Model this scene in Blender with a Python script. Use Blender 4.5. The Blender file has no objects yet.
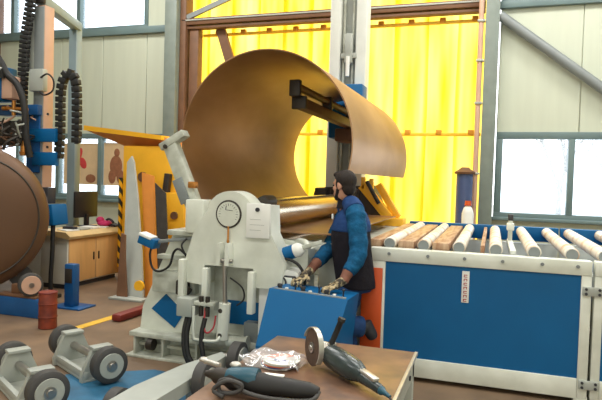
import bpy, bmesh, math, random
from mathutils import Vector, Matrix, Quaternion
random.seed(7)
C = bpy.context.scene
COL = C.collection
PI = math.pi

# ------------------------------------------------------------------ camera, sky, lights, exposure
YAW, PITCH, ROLL, FOC, EYE = math.radians(18.34), math.radians(-1.93), math.radians(1.74), 577.0, 1.7
fwd = Vector((-math.sin(YAW)*math.cos(PITCH), math.cos(YAW)*math.cos(PITCH), math.sin(PITCH)))
rgt = Vector((math.cos(YAW), math.sin(YAW), 0)); up = rgt.cross(fwd)
rgt, up = math.cos(ROLL)*rgt + math.sin(ROLL)*up, math.cos(ROLL)*up - math.sin(ROLL)*rgt
cam_d = bpy.data.cameras.new('camera'); cam = bpy.data.objects.new('camera', cam_d); COL.objects.link(cam)
cam.matrix_world = Matrix(((rgt.x, up.x, -fwd.x, 0), (rgt.y, up.y, -fwd.y, 0), (rgt.z, up.z, -fwd.z, EYE), (0, 0, 0, 1)))
cam_d.sensor_width = 36; cam_d.lens = FOC*36/602; cam_d.clip_end = 200
C.camera = cam

w = bpy.data.worlds.new('sky'); C.world = w; w.use_nodes = True
w.node_tree.nodes['Background'].inputs[0].default_value = (0.93, 0.97, 1.0, 1)
w.node_tree.nodes['Background'].inputs[1].default_value = 3.6

def area(name, loc, rot, sx, sy, power, col=(1, .95, .88)):
    l = bpy.data.lights.new(name, 'AREA'); l.shape = 'RECTANGLE'; l.size = sx; l.size_y = sy
    l.energy = power; l.color = col
    o = bpy.data.objects.new(name, l); o.location = loc; o.rotation_euler = rot; COL.objects.link(o)
for lx in (-6.5, -1.5, 2.5):
    for ly in (0.0, 4.5, 8.6):
        area('hall_lamp', (lx, ly, 7.05), (0, 0, 0), 2.6, 1.2, 185 if ly > 8 else 135, (1, .98, .94))
area('front_fill', (0.5, -3.8, 3.0), (math.radians(90), 0, 0), 7, 4.5, 130, (1, .98, .95))  # added fill light from behind the camera; no gate stands there

C.view_settings.view_transform = 'Standard'
C.view_settings.look = 'None'
C.view_settings.exposure = 0.15
C.view_settings.gamma = 1.0
C.view_settings.use_curve_mapping = False

# ------------------------------------------------------------------ materials
def lin(c):
    return tuple((v/255/12.92 if v/255 <= .04045 else ((v/255+.055)/1.055)**2.4) for v in c)
def mat(name, c, rough=.5, metal=0., var=.12, scale=6., bump=0., c2=None, stretch=(1, 1, 1), spec=.5, detail=5, ramp=(.35, .7)):
    m = bpy.data.materials.new(name); m.use_nodes = True
    N = m.node_tree.nodes; L = m.node_tree.links; b = N['Principled BSDF']
    b.inputs['Roughness'].default_value = rough; b.inputs['Metallic'].default_value = metal
    b.inputs['Specular IOR Level'].default_value = spec
    a = lin(c); d = lin(c2) if c2 else tuple(v*(1-var) for v in a)
    tc = N.new('ShaderNodeTexCoord'); mp = N.new('ShaderNodeMapping'); mp.inputs['Scale'].default_value = stretch
    nz = N.new('ShaderNodeTexNoise'); nz.inputs['Scale'].default_value = scale; nz.inputs['Detail'].default_value = detail
    rp = N.new('ShaderNodeValToRGB'); rp.color_ramp.elements[0].position = ramp[0]; rp.color_ramp.elements[1].position = ramp[1]
    rp.color_ramp.elements[0].color = (*d, 1); rp.color_ramp.elements[1].color = (*a, 1)
    L.new(tc.outputs['Object'], mp.inputs[0]); L.new(mp.outputs[0], nz.inputs['Vector'])
    L.new(nz.outputs['Fac'], rp.inputs[0]); L.new(rp.outputs[0], b.inputs['Base Color'])
    if bump:
        bp = N.new('ShaderNodeBump'); bp.inputs['Strength'].default_value = bump; bp.inputs['Distance'].default_value = .02
        L.new(nz.outputs['Fac'], bp.inputs['Height']); L.new(bp.outputs[0], b.inputs['Normal'])
    return m

M = dict(
    floor=mat('concrete', (134, 110, 86), .6, 0, c2=(96, 78, 60), scale=1.6, bump=.08, detail=10, ramp=(.28, .66)),
    cream=mat('cream_panel', (196, 201, 182), .5, 0, .06, scale=1.2, stretch=(6, 6, .5)),
    wallgrey=mat('grey_paint', (150, 152, 142), .6, 0, .08),
    frame=mat('window_frame_paint', (104, 124, 124), .45, 0, .12, scale=3),
    column=mat('column_paint', (128, 138, 130), .5, 0, .15, scale=5),
    brown=mat('rust_primer', (118, 82, 56), .6, 0, .25, scale=5),
    orange_rail=mat('ochre_rail', (255, 200, 40), .5, 0, .12),
    white=mat('machine_white', (228, 231, 220), .38, 0, scale=4, c2=(206, 209, 196)),
    white_d=mat('machine_white_worn', (206, 210, 198), .45, 0, scale=7, c2=(164, 166, 152)),
    blue=mat('machine_blue', (0, 92, 146), .5, 0, .1, scale=3, spec=.3),
    dblue=mat('deep_blue', (16, 82, 140), .45, 0, .2, scale=5),
    black=mat('black_rubber', (30, 29, 28), .6, 0, .3, scale=8),
    dark=mat('dark_steel', (66, 60, 54), .5, .4, .3, scale=8),
    steel=mat('bright_steel', (176, 172, 165), .3, .85, .15, scale=9),
    rollsteel=mat('roll_steel', (222, 204, 180), .24, .9, scale=2.2, c2=(178, 154, 128), stretch=(1, .25, 1)),
    plate=mat('mill_scale_plate', (190, 152, 118), .42, .72, scale=1.1, c2=(142, 104, 74), stretch=(1, .5, 1), bump=.02),
    tank=mat('tank_primer', (100, 72, 50), .48, .2, .15, scale=1.4),
    yellow=mat('machine_yellow', (255, 190, 44), .42, 0, .1, scale=3),
    orange=mat('orange_paint', (214, 84, 26), .5, 0, .15, scale=4),
    rigpost=mat('rig_blue_grey', (140, 158, 164), .4, 0, .12, scale=3),
    peach=mat('buff_paint', (206, 166, 142), .5, 0, .12, scale=3),
    greypaint=mat('light_grey_paint', (170, 174, 166), .45, 0, .12, scale=4),
    midgrey=mat('mid_grey_paint', (132, 138, 138), .45, 0, .15, scale=4),
    rubber=mat('tyre_rubber', (70, 68, 66), .65, 0, .25, scale=8),
    hub=mat('hub_grey', (176, 178, 168), .45, .1, .15, scale=9),
    roller=mat('worn_roller', (226, 218, 202), .45, 0, scale=5, c2=(196, 150, 104), stretch=(1, 1.5, 1), ramp=(.3, .52)),
    slat=mat('scuffed_slat', (198, 168, 136), .5, 0, scale=6, c2=(150, 106, 74), stretch=(5, .6, 1)),
    bench=mat('bench_top', (150, 112, 84), .34, .15, scale=5, c2=(86, 68, 60), bump=.06, detail=10, ramp=(.3, .68)),
    brass=mat('brass', (206, 140, 70), .35, .7, .2, scale=10),
    mastw=mat('mast_white', (222, 224, 216), .45, 0, .06),
    red=mat('red_paint', (120, 40, 34), .5, 0, .25, scale=5),
    rust=mat('rusty_red', (146, 60, 34), .6, .1, scale=9, c2=(92, 34, 24)),
    ochre=mat('ochre_clip', (220, 150, 30), .5),
    linepaint=mat('line_yellow', (232, 184, 60), .6, 0, .25, scale=9),
    floorblue=mat('blue_floor_paint', (46, 112, 148), .55, 0, scale=4, c2=(38, 84, 112)),
    paper=mat('paper', (232, 232, 226), .7, 0, .04, scale=6),
    ink=mat('ink', (50, 50, 54), .6, 0, .1),
    redink=mat('red_ink', (178, 60, 66), .6, 0, .1),
    deskw=mat('desk_ivory', (206, 204, 190), .5, 0, .08),
    wood=mat('beech_door', (222, 172, 108), .5, 0, .14, scale=3, stretch=(4, 4, .5)),
    screen=mat('monitor_black', (28, 27, 30), .5, 0, .2),
    pink=mat('pink_cloth', (214, 50, 110), .7, 0, .2, scale=12),
    skin=mat('skin', (206, 152, 124), .5, 0, .1, scale=14),
    hair=mat('hair', (38, 27, 20), .8, 0, .4, scale=60, bump=.4, stretch=(1, 1, .3)),
    jacket=mat('jacket_blue', (22, 90, 132), .85, 0, .4, scale=18, bump=.8, spec=.2),
    vest=mat('vest_charcoal', (36, 33, 40), .85, 0, .25, scale=14, bump=.6, spec=.2),
    yoke=mat('vest_navy', (34, 66, 116), .8, 0, .25, scale=14, bump=.6, spec=.2),
    trouser=mat('trouser_blue', (22, 66, 120), .8, 0, .35, scale=12, bump=.35),
    boot=mat('boot', (44, 46, 52), .6, 0, .3, scale=12),
    glove=mat('work_glove', (176, 158, 122), .8, 0, scale=26, c2=(54, 46, 38), ramp=(.44, .56)),
    cuff=mat('grubby_cuff', (132, 84, 66), .7, 0, .3, scale=16),
    eye=mat('eye', (30, 24, 20), .2, 0, .1),
    tool=mat('tool_body', (58, 68, 68), .27, .1, .3, scale=14),
    teal=mat('tool_teal', (30, 82, 100), .4, 0, .2, scale=10),
    disc=mat('grinding_disc', (92, 70, 56), .85, 0, .3, scale=40),
    alu=mat('cast_alloy', (196, 192, 182), .35, .6, .15, scale=18),
    beige_fig=mat('poster_sand', (216, 186, 146), .7, 0, .1),
    figbrown=mat('poster_brown', (150, 96, 66), .7, 0, .2, scale=16),
    posterred=mat('poster_red', (206, 62, 62), .7, 0, .2, scale=14),
    cyan=mat('disc_print_blue', (70, 96, 176), .5, 0, .2, scale=14),
    orangep=mat('disc_print_orange', (236, 130, 92), .5, 0, .1),
    bark=mat('bark', (120, 112, 104), .9, 0, .2),
    asphalt=mat('yard_concrete', (196, 196, 192), .8, 0, .1, scale=.8),
)
def hazard():
    m = bpy.data.materials.new('hazard_stripes'); m.use_nodes = True
    N = m.node_tree.nodes; L = m.node_tree.links; b = N['Principled BSDF']
    tc = N.new('ShaderNodeTexCoord'); wv = N.new('ShaderNodeTexWave'); wv.wave_type = 'BANDS'; wv.bands_direction = 'DIAGONAL'
    wv.inputs['Scale'].default_value = 3.2
    rp = N.new('ShaderNodeValToRGB'); rp.color_ramp.interpolation = 'CONSTANT'
    rp.color_ramp.elements[0].color = (.02, .018, .016, 1); rp.color_ramp.elements[1].position = .5; rp.color_ramp.elements[1].color = (*lin((240, 180, 30)), 1)
    L.new(tc.outputs['Object'], wv.inputs['Vector']); L.new(wv.outputs[0], rp.inputs[0]); L.new(rp.outputs[0], b.inputs['Base Color'])
    return m
M['hazard'] = hazard()
def curtain_mat():
    m = bpy.data.materials.new('translucent_yellow_vinyl'); m.use_nodes = True
    N = m.node_tree.nodes; L = m.node_tree.links; N.remove(N['Principled BSDF'])
    t = N.new('ShaderNodeBsdfTranslucent'); d = N.new('ShaderNodeBsdfDiffuse'); mx = N.new('ShaderNodeMixShader')
    tc = N.new('ShaderNodeTexCoord'); nz = N.new('ShaderNodeTexNoise'); nz.inputs['Scale'].default_value = 1.3
    mp = N.new('ShaderNodeMapping'); mp.inputs['Scale'].default_value = (2.5, 1, .25)
    rp = N.new('ShaderNodeValToRGB'); rp.color_ramp.elements[0].position = .3; rp.color_ramp.elements[1].position = .7
    rp.color_ramp.elements[0].color = (1, .57, .015, 1); rp.color_ramp.elements[1].color = (1, .8, .2, 1)
    L.new(tc.outputs['Object'], mp.inputs[0]); L.new(mp.outputs[0], nz.inputs['Vector']); L.new(nz.outputs['Fac'], rp.inputs[0])
    L.new(rp.outputs[0], t.inputs[0]); d.inputs[0].default_value = (.75, .5, .02, 1)
    mx.inputs[0].default_value = .25; L.new(t.outputs[0], mx.inputs[1]); L.new(d.outputs[0], mx.inputs[2])
    L.new(mx.outputs[0], N['Material Output'].inputs[0]); return m
M['curtain'] = curtain_mat()
def pane_mat():
    m = bpy.data.materials.new('glare_veiled_pane'); m.use_nodes = True
    N = m.node_tree.nodes; L = m.node_tree.links; N.remove(N['Principled BSDF'])
    t = N.new('ShaderNodeBsdfTranslucent'); t.inputs[0].default_value = (.9, .95, 1, 1)  # translucent share added to imitate glare that pales the trees outside
    p = N.new('ShaderNodeBsdfTransparent'); p.inputs[0].default_value = (.92, .96, 1, 1)
    g = N.new('ShaderNodeBsdfGlossy'); g.inputs['Roughness'].default_value = .05
    a = N.new('ShaderNodeMixShader'); b = N.new('ShaderNodeMixShader'); a.inputs[0].default_value = .8; b.inputs[0].default_value = .05
    L.new(t.outputs[0], a.inputs[1]); L.new(p.outputs[0], a.inputs[2]); L.new(a.outputs[0], b.inputs[1]); L.new(g.outputs[0], b.inputs[2])
    L.new(b.outputs[0], N['Material Output'].inputs[0]); return m
M['pane'] = pane_mat()
def bag_mat():
    m = bpy.data.materials.new('clear_film'); m.use_nodes = True
    N = m.node_tree.nodes; L = m.node_tree.links; N.remove(N['Principled BSDF'])
    p = N.new('ShaderNodeBsdfTransparent'); d = N.new('ShaderNodeBsdfDiffuse'); d.inputs[0].default_value = (.85, .85, .88, 1)
    g = N.new('ShaderNodeBsdfGlossy'); g.inputs['Roughness'].default_value = .15
    nz = N.new('ShaderNodeTexNoise'); nz.inputs['Scale'].default_value = 22; tc = N.new('ShaderNodeTexCoord')
    bp = N.new('ShaderNodeBump'); bp.inputs['Strength'].default_value = .7; bp.inputs['Distance'].default_value = .02
    L.new(tc.outputs['Object'], nz.inputs['Vector']); L.new(nz.outputs['Fac'], bp.inputs['Height'])
    L.new(bp.outputs[0], g.inputs['Normal']); L.new(bp.outputs[0], d.inputs['Normal'])
    a = N.new('ShaderNodeMixShader'); b = N.new('ShaderNodeMixShader'); a.inputs[0].default_value = .3; b.inputs[0].default_value = .2
    L.new(p.outputs[0], a.inputs[1]); L.new(d.outputs[0], a.inputs[2]); L.new(a.outputs[0], b.inputs[1]); L.new(g.outputs[0], b.inputs[2])
    L.new(b.outputs[0], N['Material Output'].inputs[0]); return m
M['film'] = bag_mat()

# ------------------------------------------------------------------ mesh helpers
ORG = {}
def basis(d):
    d = Vector(d).normalized(); a = Vector((0, 0, 1)) if abs(d.z) < .9 else Vector((1, 0, 0))
    u = d.cross(a).normalized(); return u, u.cross(d).normalized()
def crom(pts, n):
    P = [Vector(p) for p in pts]
    if n <= 1 or len(P) < 3: return P
    out = []
    for i in range(len(P)-1):
        a, b, c, d = P[max(i-1, 0)], P[i], P[i+1], P[min(i+2, len(P)-1)]
        for k in range(n):
            t = k/n
            out.append(.5*((2*b)+(c-a)*t+(2*a-5*b+4*c-d)*t*t+(3*b-a-3*c+d)*t**3))
    out.append(P[-1]); return out
class MB:
    def __init__(s): s.bm = bmesh.new()
    def box(s, x0, x1, y0, y1, z0, z1, bev=0, rot=None, piv=None, seg=2):
        r = bmesh.ops.create_cube(s.bm, size=1)
        vs = r['verts']
        bmesh.ops.scale(s.bm, vec=(abs(x1-x0), abs(y1-y0), abs(z1-z0)), verts=vs)
        if bev:
            es = list({e for v in vs for e in v.link_edges})
            q = bmesh.ops.bevel(s.bm, geom=es, offset=bev, segments=seg, affect='EDGES', profile=.5)
            vs = list({v for f in q['faces'] for v in f.verts} | {v for v in vs if v.is_valid})
            vs = s._grow(vs)
        c = Vector(((x0+x1)/2, (y0+y1)/2, (z0+z1)/2))
        bmesh.ops.translate(s.bm, vec=c, verts=vs)
        if rot is not None:
            bmesh.ops.rotate(s.bm, cent=Vector(piv) if piv else c, matrix=rot, verts=vs)
        return s
    def _grow(s, vs):
        seen = set(vs); st = list(vs)
        while st:
            v = st.pop()
            for e in v.link_edges:
                o = e.other_vert(v)
                if o not in seen: seen.add(o); st.append(o)
        return list(seen)
    def bar(s, p0, p1, wd, ht, upv=(0, 0, 1), bev=0):
        p0, p1 = Vector(p0), Vector(p1); d = (p1-p0); L = d.length; d.normalize()
        sd = d.cross(Vector(upv)).normalized(); u = sd.cross(d)
        b = MB(); b.box(-wd/2, wd/2, 0, L, -ht/2, ht/2, bev)
        mt = Matrix(((sd.x, d.x, u.x, p0.x), (sd.y, d.y, u.y, p0.y), (sd.z, d.z, u.z, p0.z), (0, 0, 0, 1)))
        s.merge(b, mt); return s
    def merge(s, o, mt=None):
        me = bpy.data.meshes.new('tmp'); o.bm.to_mesh(me)
        if mt is not None: me.transform(mt)
        s.bm.from_mesh(me); bpy.data.meshes.remove(me); o.bm.free(); return s
    def cyl(s, p0, p1, r0, r1=None, n=24, caps=True):
        return s.lathe(p0, p1, [(0, r0), (1, r0 if r1 is None else r1)], n, caps)
    def lathe(s, p0, p1, prof, n=24, caps=True):
        p0, p1 = Vector(p0), Vector(p1); d = p1-p0; u, v = basis(d); rings = []
        for t, r in prof:
            c = p0+d*t
            rings.append([s.bm.verts.new(c+(u*math.cos(2*PI*k/n)+v*math.sin(2*PI*k/n))*max(r, 1e-4)) for k in range(n)])
        for a, b in zip(rings, rings[1:]):
            for k in range(n): s.bm.faces.new((a[k], a[(k+1) % n], b[(k+1) % n], b[k]))
        if caps: s.bm.faces.new(rings[0][::-1]); s.bm.faces.new(rings[-1])
        return s
    def tube(s, pts, r, n=10, sm=5, radii=None):
        P = crom(pts, sm)
        if radii:
            m = len(P)-1; nr_ = len(radii)-1
            def rad(i):
                x = i/m*nr_; j = min(int(x), nr_-1); return radii[j]+(radii[j+1]-radii[j])*(x-j)
        else:
            def rad(i): return r
        t = (P[1]-P[0]).normalized(); u, v = basis(t); rings = []
        for i, p in enumerate(P):
            tn = (P[min(i+1, len(P)-1)]-P[max(i-1, 0)]).normalized()
            q = t.rotation_difference(tn); u = q @ u; v = q @ v; t = tn
            rings.append([s.bm.verts.new(p+(u*math.cos(2*PI*k/n)+v*math.sin(2*PI*k/n))*rad(i)) for k in range(n)])
        for a, b in zip(rings, rings[1:]):
            for k in range(n): s.bm.faces.new((a[k], a[(k+1) % n], b[(k+1) % n], b[k]))
        s.bm.faces.new(rings[0][::-1]); s.bm.faces.new(rings[-1]); return s
    def prism(s, poly, ax, a0, a1):
        def pt(p, a):
            return {'Y': (p[0], a, p[1]), 'X': (a, p[0], p[1]), 'Z': (p[0], p[1], a)}[ax]
        A = [s.bm.verts.new(pt(p, a0)) for p in poly]; B = [s.bm.verts.new(pt(p, a1)) for p in poly]
        n = len(poly)
        for k in range(n): s.bm.faces.new((A[k], A[(k+1) % n], B[(k+1) % n], B[k]))
        s.bm.faces.new(A[::-1]); s.bm.faces.new(B); return s
    def ell(s, c, rx, ry, rz, rot=None, n=20):
        r = bmesh.ops.create_uvsphere(s.bm, u_segments=n, v_segments=n//2+2, radius=1); vs = r['verts']
        bmesh.ops.scale(s.bm, vec=(rx, ry, rz), verts=vs)
        if rot is not None: bmesh.ops.rotate(s.bm, cent=(0, 0, 0), matrix=rot, verts=vs)
        bmesh.ops.translate(s.bm, vec=c, verts=vs); return s
    def loft(s, secs, n=24, caps=True):
        rings = []
        for c, a, b in secs:
            c, a, b = Vector(c), Vector(a), Vector(b)
            rings.append([s.bm.verts.new(c+a*math.cos(2*PI*k/n)+b*math.sin(2*PI*k/n)) for k in range(n)])
        for p, q in zip(rings, rings[1:]):
            for k in range(n): s.bm.faces.new((p[k], p[(k+1) % n], q[(k+1) % n], q[k]))
        if caps: s.bm.faces.new(rings[0][::-1]); s.bm.faces.new(rings[-1])
        return s
    def torus(s, c, ax, R, r, n=36, m=8):
        u, v = basis(ax); c = Vector(c); a = Vector(ax).normalized(); rings = []
        for i in range(n):
            d = u*math.cos(2*PI*i/n)+v*math.sin(2*PI*i/n)
            rings.append([s.bm.verts.new(c+d*(R+r*math.cos(2*PI*k/m))+a*r*math.sin(2*PI*k/m)) for k in range(m)])
        for i in range(n):
            p, q = rings[i], rings[(i+1) % n]
            for k in range(m): s.bm.faces.new((p[k], p[(k+1) % m], q[(k+1) % m], q[k]))
        return s
    def build(s, name, m, parent=None, ang=38, remesh=None, smooth=0, org=None):
        bmesh.ops.recalc_face_normals(s.bm, faces=s.bm.faces)
        me = bpy.data.meshes.new(name)
        o0 = Vector((0, 0, 0))
        if parent is not None: o0 = ORG.get(parent.name, o0)
        elif org is not None: o0 = Vector(org)
        else:
            xs = [v.co for v in s.bm.verts]
            o0 = Vector(((min(c.x for c in xs)+max(c.x for c in xs))/2, (min(c.y for c in xs)+max(c.y for c in xs))/2, min(c.z for c in xs)))
        bmesh.ops.translate(s.bm, vec=-o0, verts=s.bm.verts)
        s.bm.to_mesh(me); s.bm.free()
        if remesh:
            t = bpy.data.objects.new('tmp', me); COL.objects.link(t)
            r = t.modifiers.new('r', 'REMESH'); r.mode = 'VOXEL'; r.voxel_size = remesh
            if smooth:
                k = t.modifiers.new('s', 'SMOOTH'); k.iterations = smooth; k.factor = .5
            dg = bpy.context.evaluated_depsgraph_get(); dg.update()
            me2 = bpy.data.meshes.new_from_object(t.evaluated_get(dg)); bpy.data.objects.remove(t); bpy.data.meshes.remove(me)
            me = me2; me.name = name
        me.materials.clear(); me.materials.append(M[m] if isinstance(m, str) else m)
        for p in me.polygons: p.use_smooth = True
        if not remesh: me.set_sharp_from_angle(angle=math.radians(ang))
        o = bpy.data.objects.new(name, me); COL.objects.link(o)
        if parent is not None: o.parent = parent
        else: o.location = o0
        ORG[o.name] = o0
        return o
def tag(o, label, cat, group=None):
    o['label'] = label; o['category'] = cat
    if group: o['group'] = group
    return o
def thing(name, label, cat, loc, rz=0, group=None, local=False):
    o = bpy.data.objects.new(name, None); COL.objects.link(o); o.empty_display_size = .1
    o.location = loc; o.rotation_euler = (0, 0, rz)
    ORG[o.name] = Vector((0, 0, 0)) if local else Vector(loc)
    return tag(o, label, cat, group)
def struct(o): o['kind'] = 'structure'; return o
def dup(root, loc, rz=None, label=None):
    r = root.copy(); COL.objects.link(r); r.location = loc
    if rz is not None: r.rotation_euler = (0, 0, rz)
    if label: r['label'] = label
    for ch in list(root.children):
        c = ch.copy(); COL.objects.link(c); c.parent = r
        for g in list(ch.children):
            d = g.copy(); COL.objects.link(d); d.parent = c
    return r

# ------------------------------------------------------------------ the hall
YW = 11.0
struct(MB().box(-13, 5, -4, 11.6, -.1, 0).build('floor', 'floor'))
struct(MB().box(-13, 5, -4, 11.2, 7.2, 7.3).build('ceiling', 'wallgrey'))
struct(MB().box(-13.2, -13, -4, 11.2, 0, 7.2).build('wall_left', 'cream'))
struct(MB().box(5, 5.2, -4, 11.2, 0, 7.2).build('wall_right', 'cream'))
struct(MB().box(-13, 5, -4.2, -4, 0, 7.2).build('wall_front', 'cream'))
wb = MB()
wb.box(-13, -6.7, 11.0, 11.2, 0, 1.15).box(0, 5, 11.0, 11.2, 0, 1.13)
wb.box(-13, -6.7, 11.0, 11.2, 6.3, 7.2).box(0, 5, 11.0, 11.2, 6.3, 7.2).box(-6.7, 0, 11.0, 11.2, 6.5, 7.2)
def panels(x0, x1, z0, z1, wdt):
    x = x0
    while x < x1-.01:
        e = min(x+wdt, x1); wb.box(x+.006, e-.006, 10.99, 11.15, z0, z1, .006, seg=1); x = e
    wb.box(x0, x1, 11.02, 11.2, z0, z1)
panels(-13, -6.68, 2.62, 4.84, 1.14); panels(.02, 5, 2.66, 4.88, 1.35)
wb.box(-7.28, -6.68, 11.0, 11.2, 4.9, 6.3)
struct(wb.build('wall_back', 'cream'))
# trims: rails and columns of the back wall
t = MB().box(-13, -6.68, 10.9, 11.02, 4.8, 4.95, .01).box(.0, 5, 10.9, 11.02, 4.86, 4.99, .01)
struct(t.build('trim_1', 'frame'))
struct(MB().box(-6.72, -6.44, 10.75, 11.15, 0, 7.2, .01).build('trim_2', 'column'))
struct(MB().box(-.235, .0, 10.75, 11.15, 0, 7.2, .012).build('trim_3', 'column'))
struct(MB().box(-6.44, -6.3, 10.9, 11.2, 0, 6.5, .01).box(-6.26, -6.05, 11.0, 11.2, 0, 4.86, .01).build('trim_4', 'brown'))
struct(MB().box(-6.4, -.25, 10.92, 11.12, 4.92, 5.06, .01).box(-6.4, -.25, 10.96, 11.12, 4.84, 4.9, .01).build('trim_5', 'brown'))
struct(MB().box(-6.4, -.25, 10.9, 10.96, 5.0, 5.03, .005).build('trim_6', 'greypaint'))
struct(MB().bar((-5.6, 11.14, 4.86), (-5.2, 11.14, 3.7), .2, .08, (0, 1, 0)).build('trim_7', 'brown'))
tb = MB().cyl((.0, 10.85, 4.72), (2.4, 10.85, 2.84), .085, n=20)
struct(tb.build('trim_8', 'midgrey'))
struct(MB().bar((-6.3, 10.95, 5.08), (-4.0, 10.95, 5.9), .06, .1).build('trim_9', 'midgrey'))
struct(MB().box(-11.95, -11.55, 10.7, 11.1, 0, 7.2, .01).build('trim_10', 'column'))
struct(MB().box(-11.55, -11.38, 10.7, 11.1, 0, 7.2, .01).build('trim_11', 'brown'))

def window(n, x0, x1, z0, z1, mull, fr=.09):
    f = MB()
    f.box(x0, x1, 10.96, 11.14, z0, z0+fr, .008).box(x0, x1, 10.96, 11.14, z1-fr, z1, .008)
    f.box(x0, x0+fr, 10.96, 11.14, z0+fr, z1-fr, .008).box(x1-fr, x1, 10.96, 11.14, z0+fr, z1-fr, .008)
    for m_ in mull: f.box(m_-.05, m_+.05, 10.95, 11.14, z0+fr, z1-fr, .008)
    w_ = struct(f.build('window_%d' % n, 'frame'))
    es = [x0+fr]+[v for m_ in mull for v in (m_-.05, m_+.05)]+[x1-fr]
    for a, b in zip(es[::2], es[1::2]):
        MB().box(a, b, 11.06, 11.075, z0+fr, z1-fr).build('pane', 'pane', w_)
    return w_
window(1, -13, -6.72, 1.13, 2.62, (-11.9, -10.8, -9.63, -8.46, -7.3), .11)
window(2, .02, 5, 1.12, 2.68, (1.27, 2.42, 3.6), .12)
window(3, -13, -7.28, 4.92, 6.3, (-11, -9.1))
window(4, .02, 5, 4.96, 6.3, (.85, 2.4, 3.8))
MB().box(.0, 5, 10.86, 10.98, 1.1, 1.16, .01).build('window_sill', 'frame', bpy.data.objects['window_2'])
MB().box(-13, -6.72, 10.86, 10.98, 1.09, 1.15, .01).build('window_sill', 'frame', bpy.data.objects['window_1'])

# the yard outside and bare trees
struct(MB().box(-40, 30, 11.6, 60, -.2, -.1).build('ground', 'asphalt'))
def tree(x, y, h, seed, label):
    rd = random.Random(seed); b = MB()
    def grow(p, d, L, r, k):
        q = p+d*L; b.cyl(p, q, r, r*.7, 6)
        if k:
            for i in range(3):
                a = Vector((rd.uniform(-1, 1), rd.uniform(-1, 1), rd.uniform(-.1, .8)))
                grow(p+d*L*rd.uniform(.55, 1), (d+a*.75).normalized(), L*rd.uniform(.55, .75), r*.55, k-1)
    grow(Vector((x, y, -.12)), Vector((0, 0, 1)), h*.36, .11, 4)
    tag(b.build('bare_tree', 'bark'), label, 'tree', 'bare trees outside the windows')
tree(2.0, 20, 6, 3, 'leafless tree in the yard behind the wider right-hand window pane')
tree(3.9, 21, 6.5, 5, 'leafless tree in the yard behind the pane at the far right edge')

# translucent yellow gate curtain: overlapping sheets
cu = thing('strip_curtain', 'bright yellow translucent vinyl curtain filling the tall gate opening', 'curtain', (-3.3, 11.35, 0))
x = -6.6; k = 0
while x < -.7:
    b = MB(); nx = 10; wd = .66; rows = []
    for i in range(nx+1):
        u_ = i/nx; rows.append((x+u_*wd+.012*math.sin(k*2.1), 11.33+.035*math.sin(u_*PI)*(1 if k % 2 else .4)+.03*(k % 2)))
    va = [b.bm.verts.new((p, q, .03)) for p, q in rows]; vm = [b.bm.verts.new((p+.012*math.sin(k), q, 3.2)) for p, q in rows]
    vb = [b.bm.verts.new((p-.03*math.sin(k*1.7), q, 6.5)) for p, q in rows]
    for A, B in ((va, vm), (vm, vb)):
        for i in range(nx): b.bm.faces.new((A[i], A[i+1], B[i+1], B[i]))
    b.build('sheet', 'curtain', cu); x += .585; k += 1
for z in (2.62, 4.72):
    MB().box(-6.05, -.25, 11.2, 11.25, z, z+.06, .008).build('rail', 'orange_rail', cu)
    for i in range(10):
        xx = -5.75+i*.585
        MB().box(xx, xx+.11, 11.19, 11.28, z+.02, z+.12, .01).build('clip', 'ochre', cu)
# conduit beside the gate column
cd = MB().cyl((-.31, 10.78, 0), (-.31, 10.78, 6.4), .045, n=12)
cdt = thing('cable_conduit', 'thin buff pipe running up beside the grey column right of the yellow curtain', 'pipe', (-.31, 10.78, 0))
cd.build('tube', 'peach', cdt)
for z in (1.9, 3.15, 3.9, 4.6): MB().box(-.37, -.24, 10.72, 10.84, z, z+.04, .006).build('clamp', 'greypaint', cdt)
dr = thing('waste_bin', 'dark blue upright bin with a brown lid standing before the yellow curtain', 'bin', (-.475, 10.55, 0))
MB().lathe((-.475, 10.55, 0), (-.475, 10.55, 1.9), [(0, .13), (.03, .15), (.5, .14), (.52, .15), (.54, .14), (1, .14)], 24).build('body', mat('bin_blue', (66, 82, 122), .5), dr)
MB().lathe((-.475, 10.55, 1.9), (-.475, 10.55, 2.02), [(0, .17), (.3, .18), (.7, .1), (1, .06)], 24).build('lid', 'brown', dr)
wj = thing('gas_canister', 'small white canister with a red cap in front of the blue bin', 'canister', (-.39, 10.25, 0))
MB().lathe((-.39, 10.25, 0), (-.39, 10.25, 1.36), [(0, .1), (.9, .1), (.97, .07), (1, .03)], 18).build('body', 'paper', wj)
MB().cyl((-.39, 10.25, 1.36), (-.39, 10.25, 1.44), .06, .05, 14).build('cap', 'orange', wj)

# ------------------------------------------------------------------ the rolled shell
SX, SZ, SR, SY0, SY1 = -2.035, 2.06, .828, 4.95, 8.25
prof = []
for i in range(6): prof.append((-1.3-(.735)*i/6, SZ-SR))
for i in range(91):
    a = math.radians(270-288.8*i/90); e = max(0, (i-62)/28); r = SR+.03*e*e
    prof.append((SX+r*math.cos(a), SZ+r*math.sin(a)))
b = MB(); TH = .012; NY = 14; inn = []; out = []
nrm = []
for i, p in enumerate(prof):
    q0 = Vector(prof[max(i-1, 0)]); q1 = Vector(prof[min(i+1, len(prof)-1)]); d = (q1-q0).normalized(); nrm.append(Vector((d.y, -d.x)))
for j in range(NY+1):
    y = SY0+(SY1-SY0)*j/NY
    inn.append([b.bm.verts.new((p[0]-n_.x*TH, y, p[1]-n_.y*TH)) for p, n_ in zip(prof, nrm)])
    out.append([b.bm.verts.new((p[0], y, p[1])) for p in prof])
n = len(prof)
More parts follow.
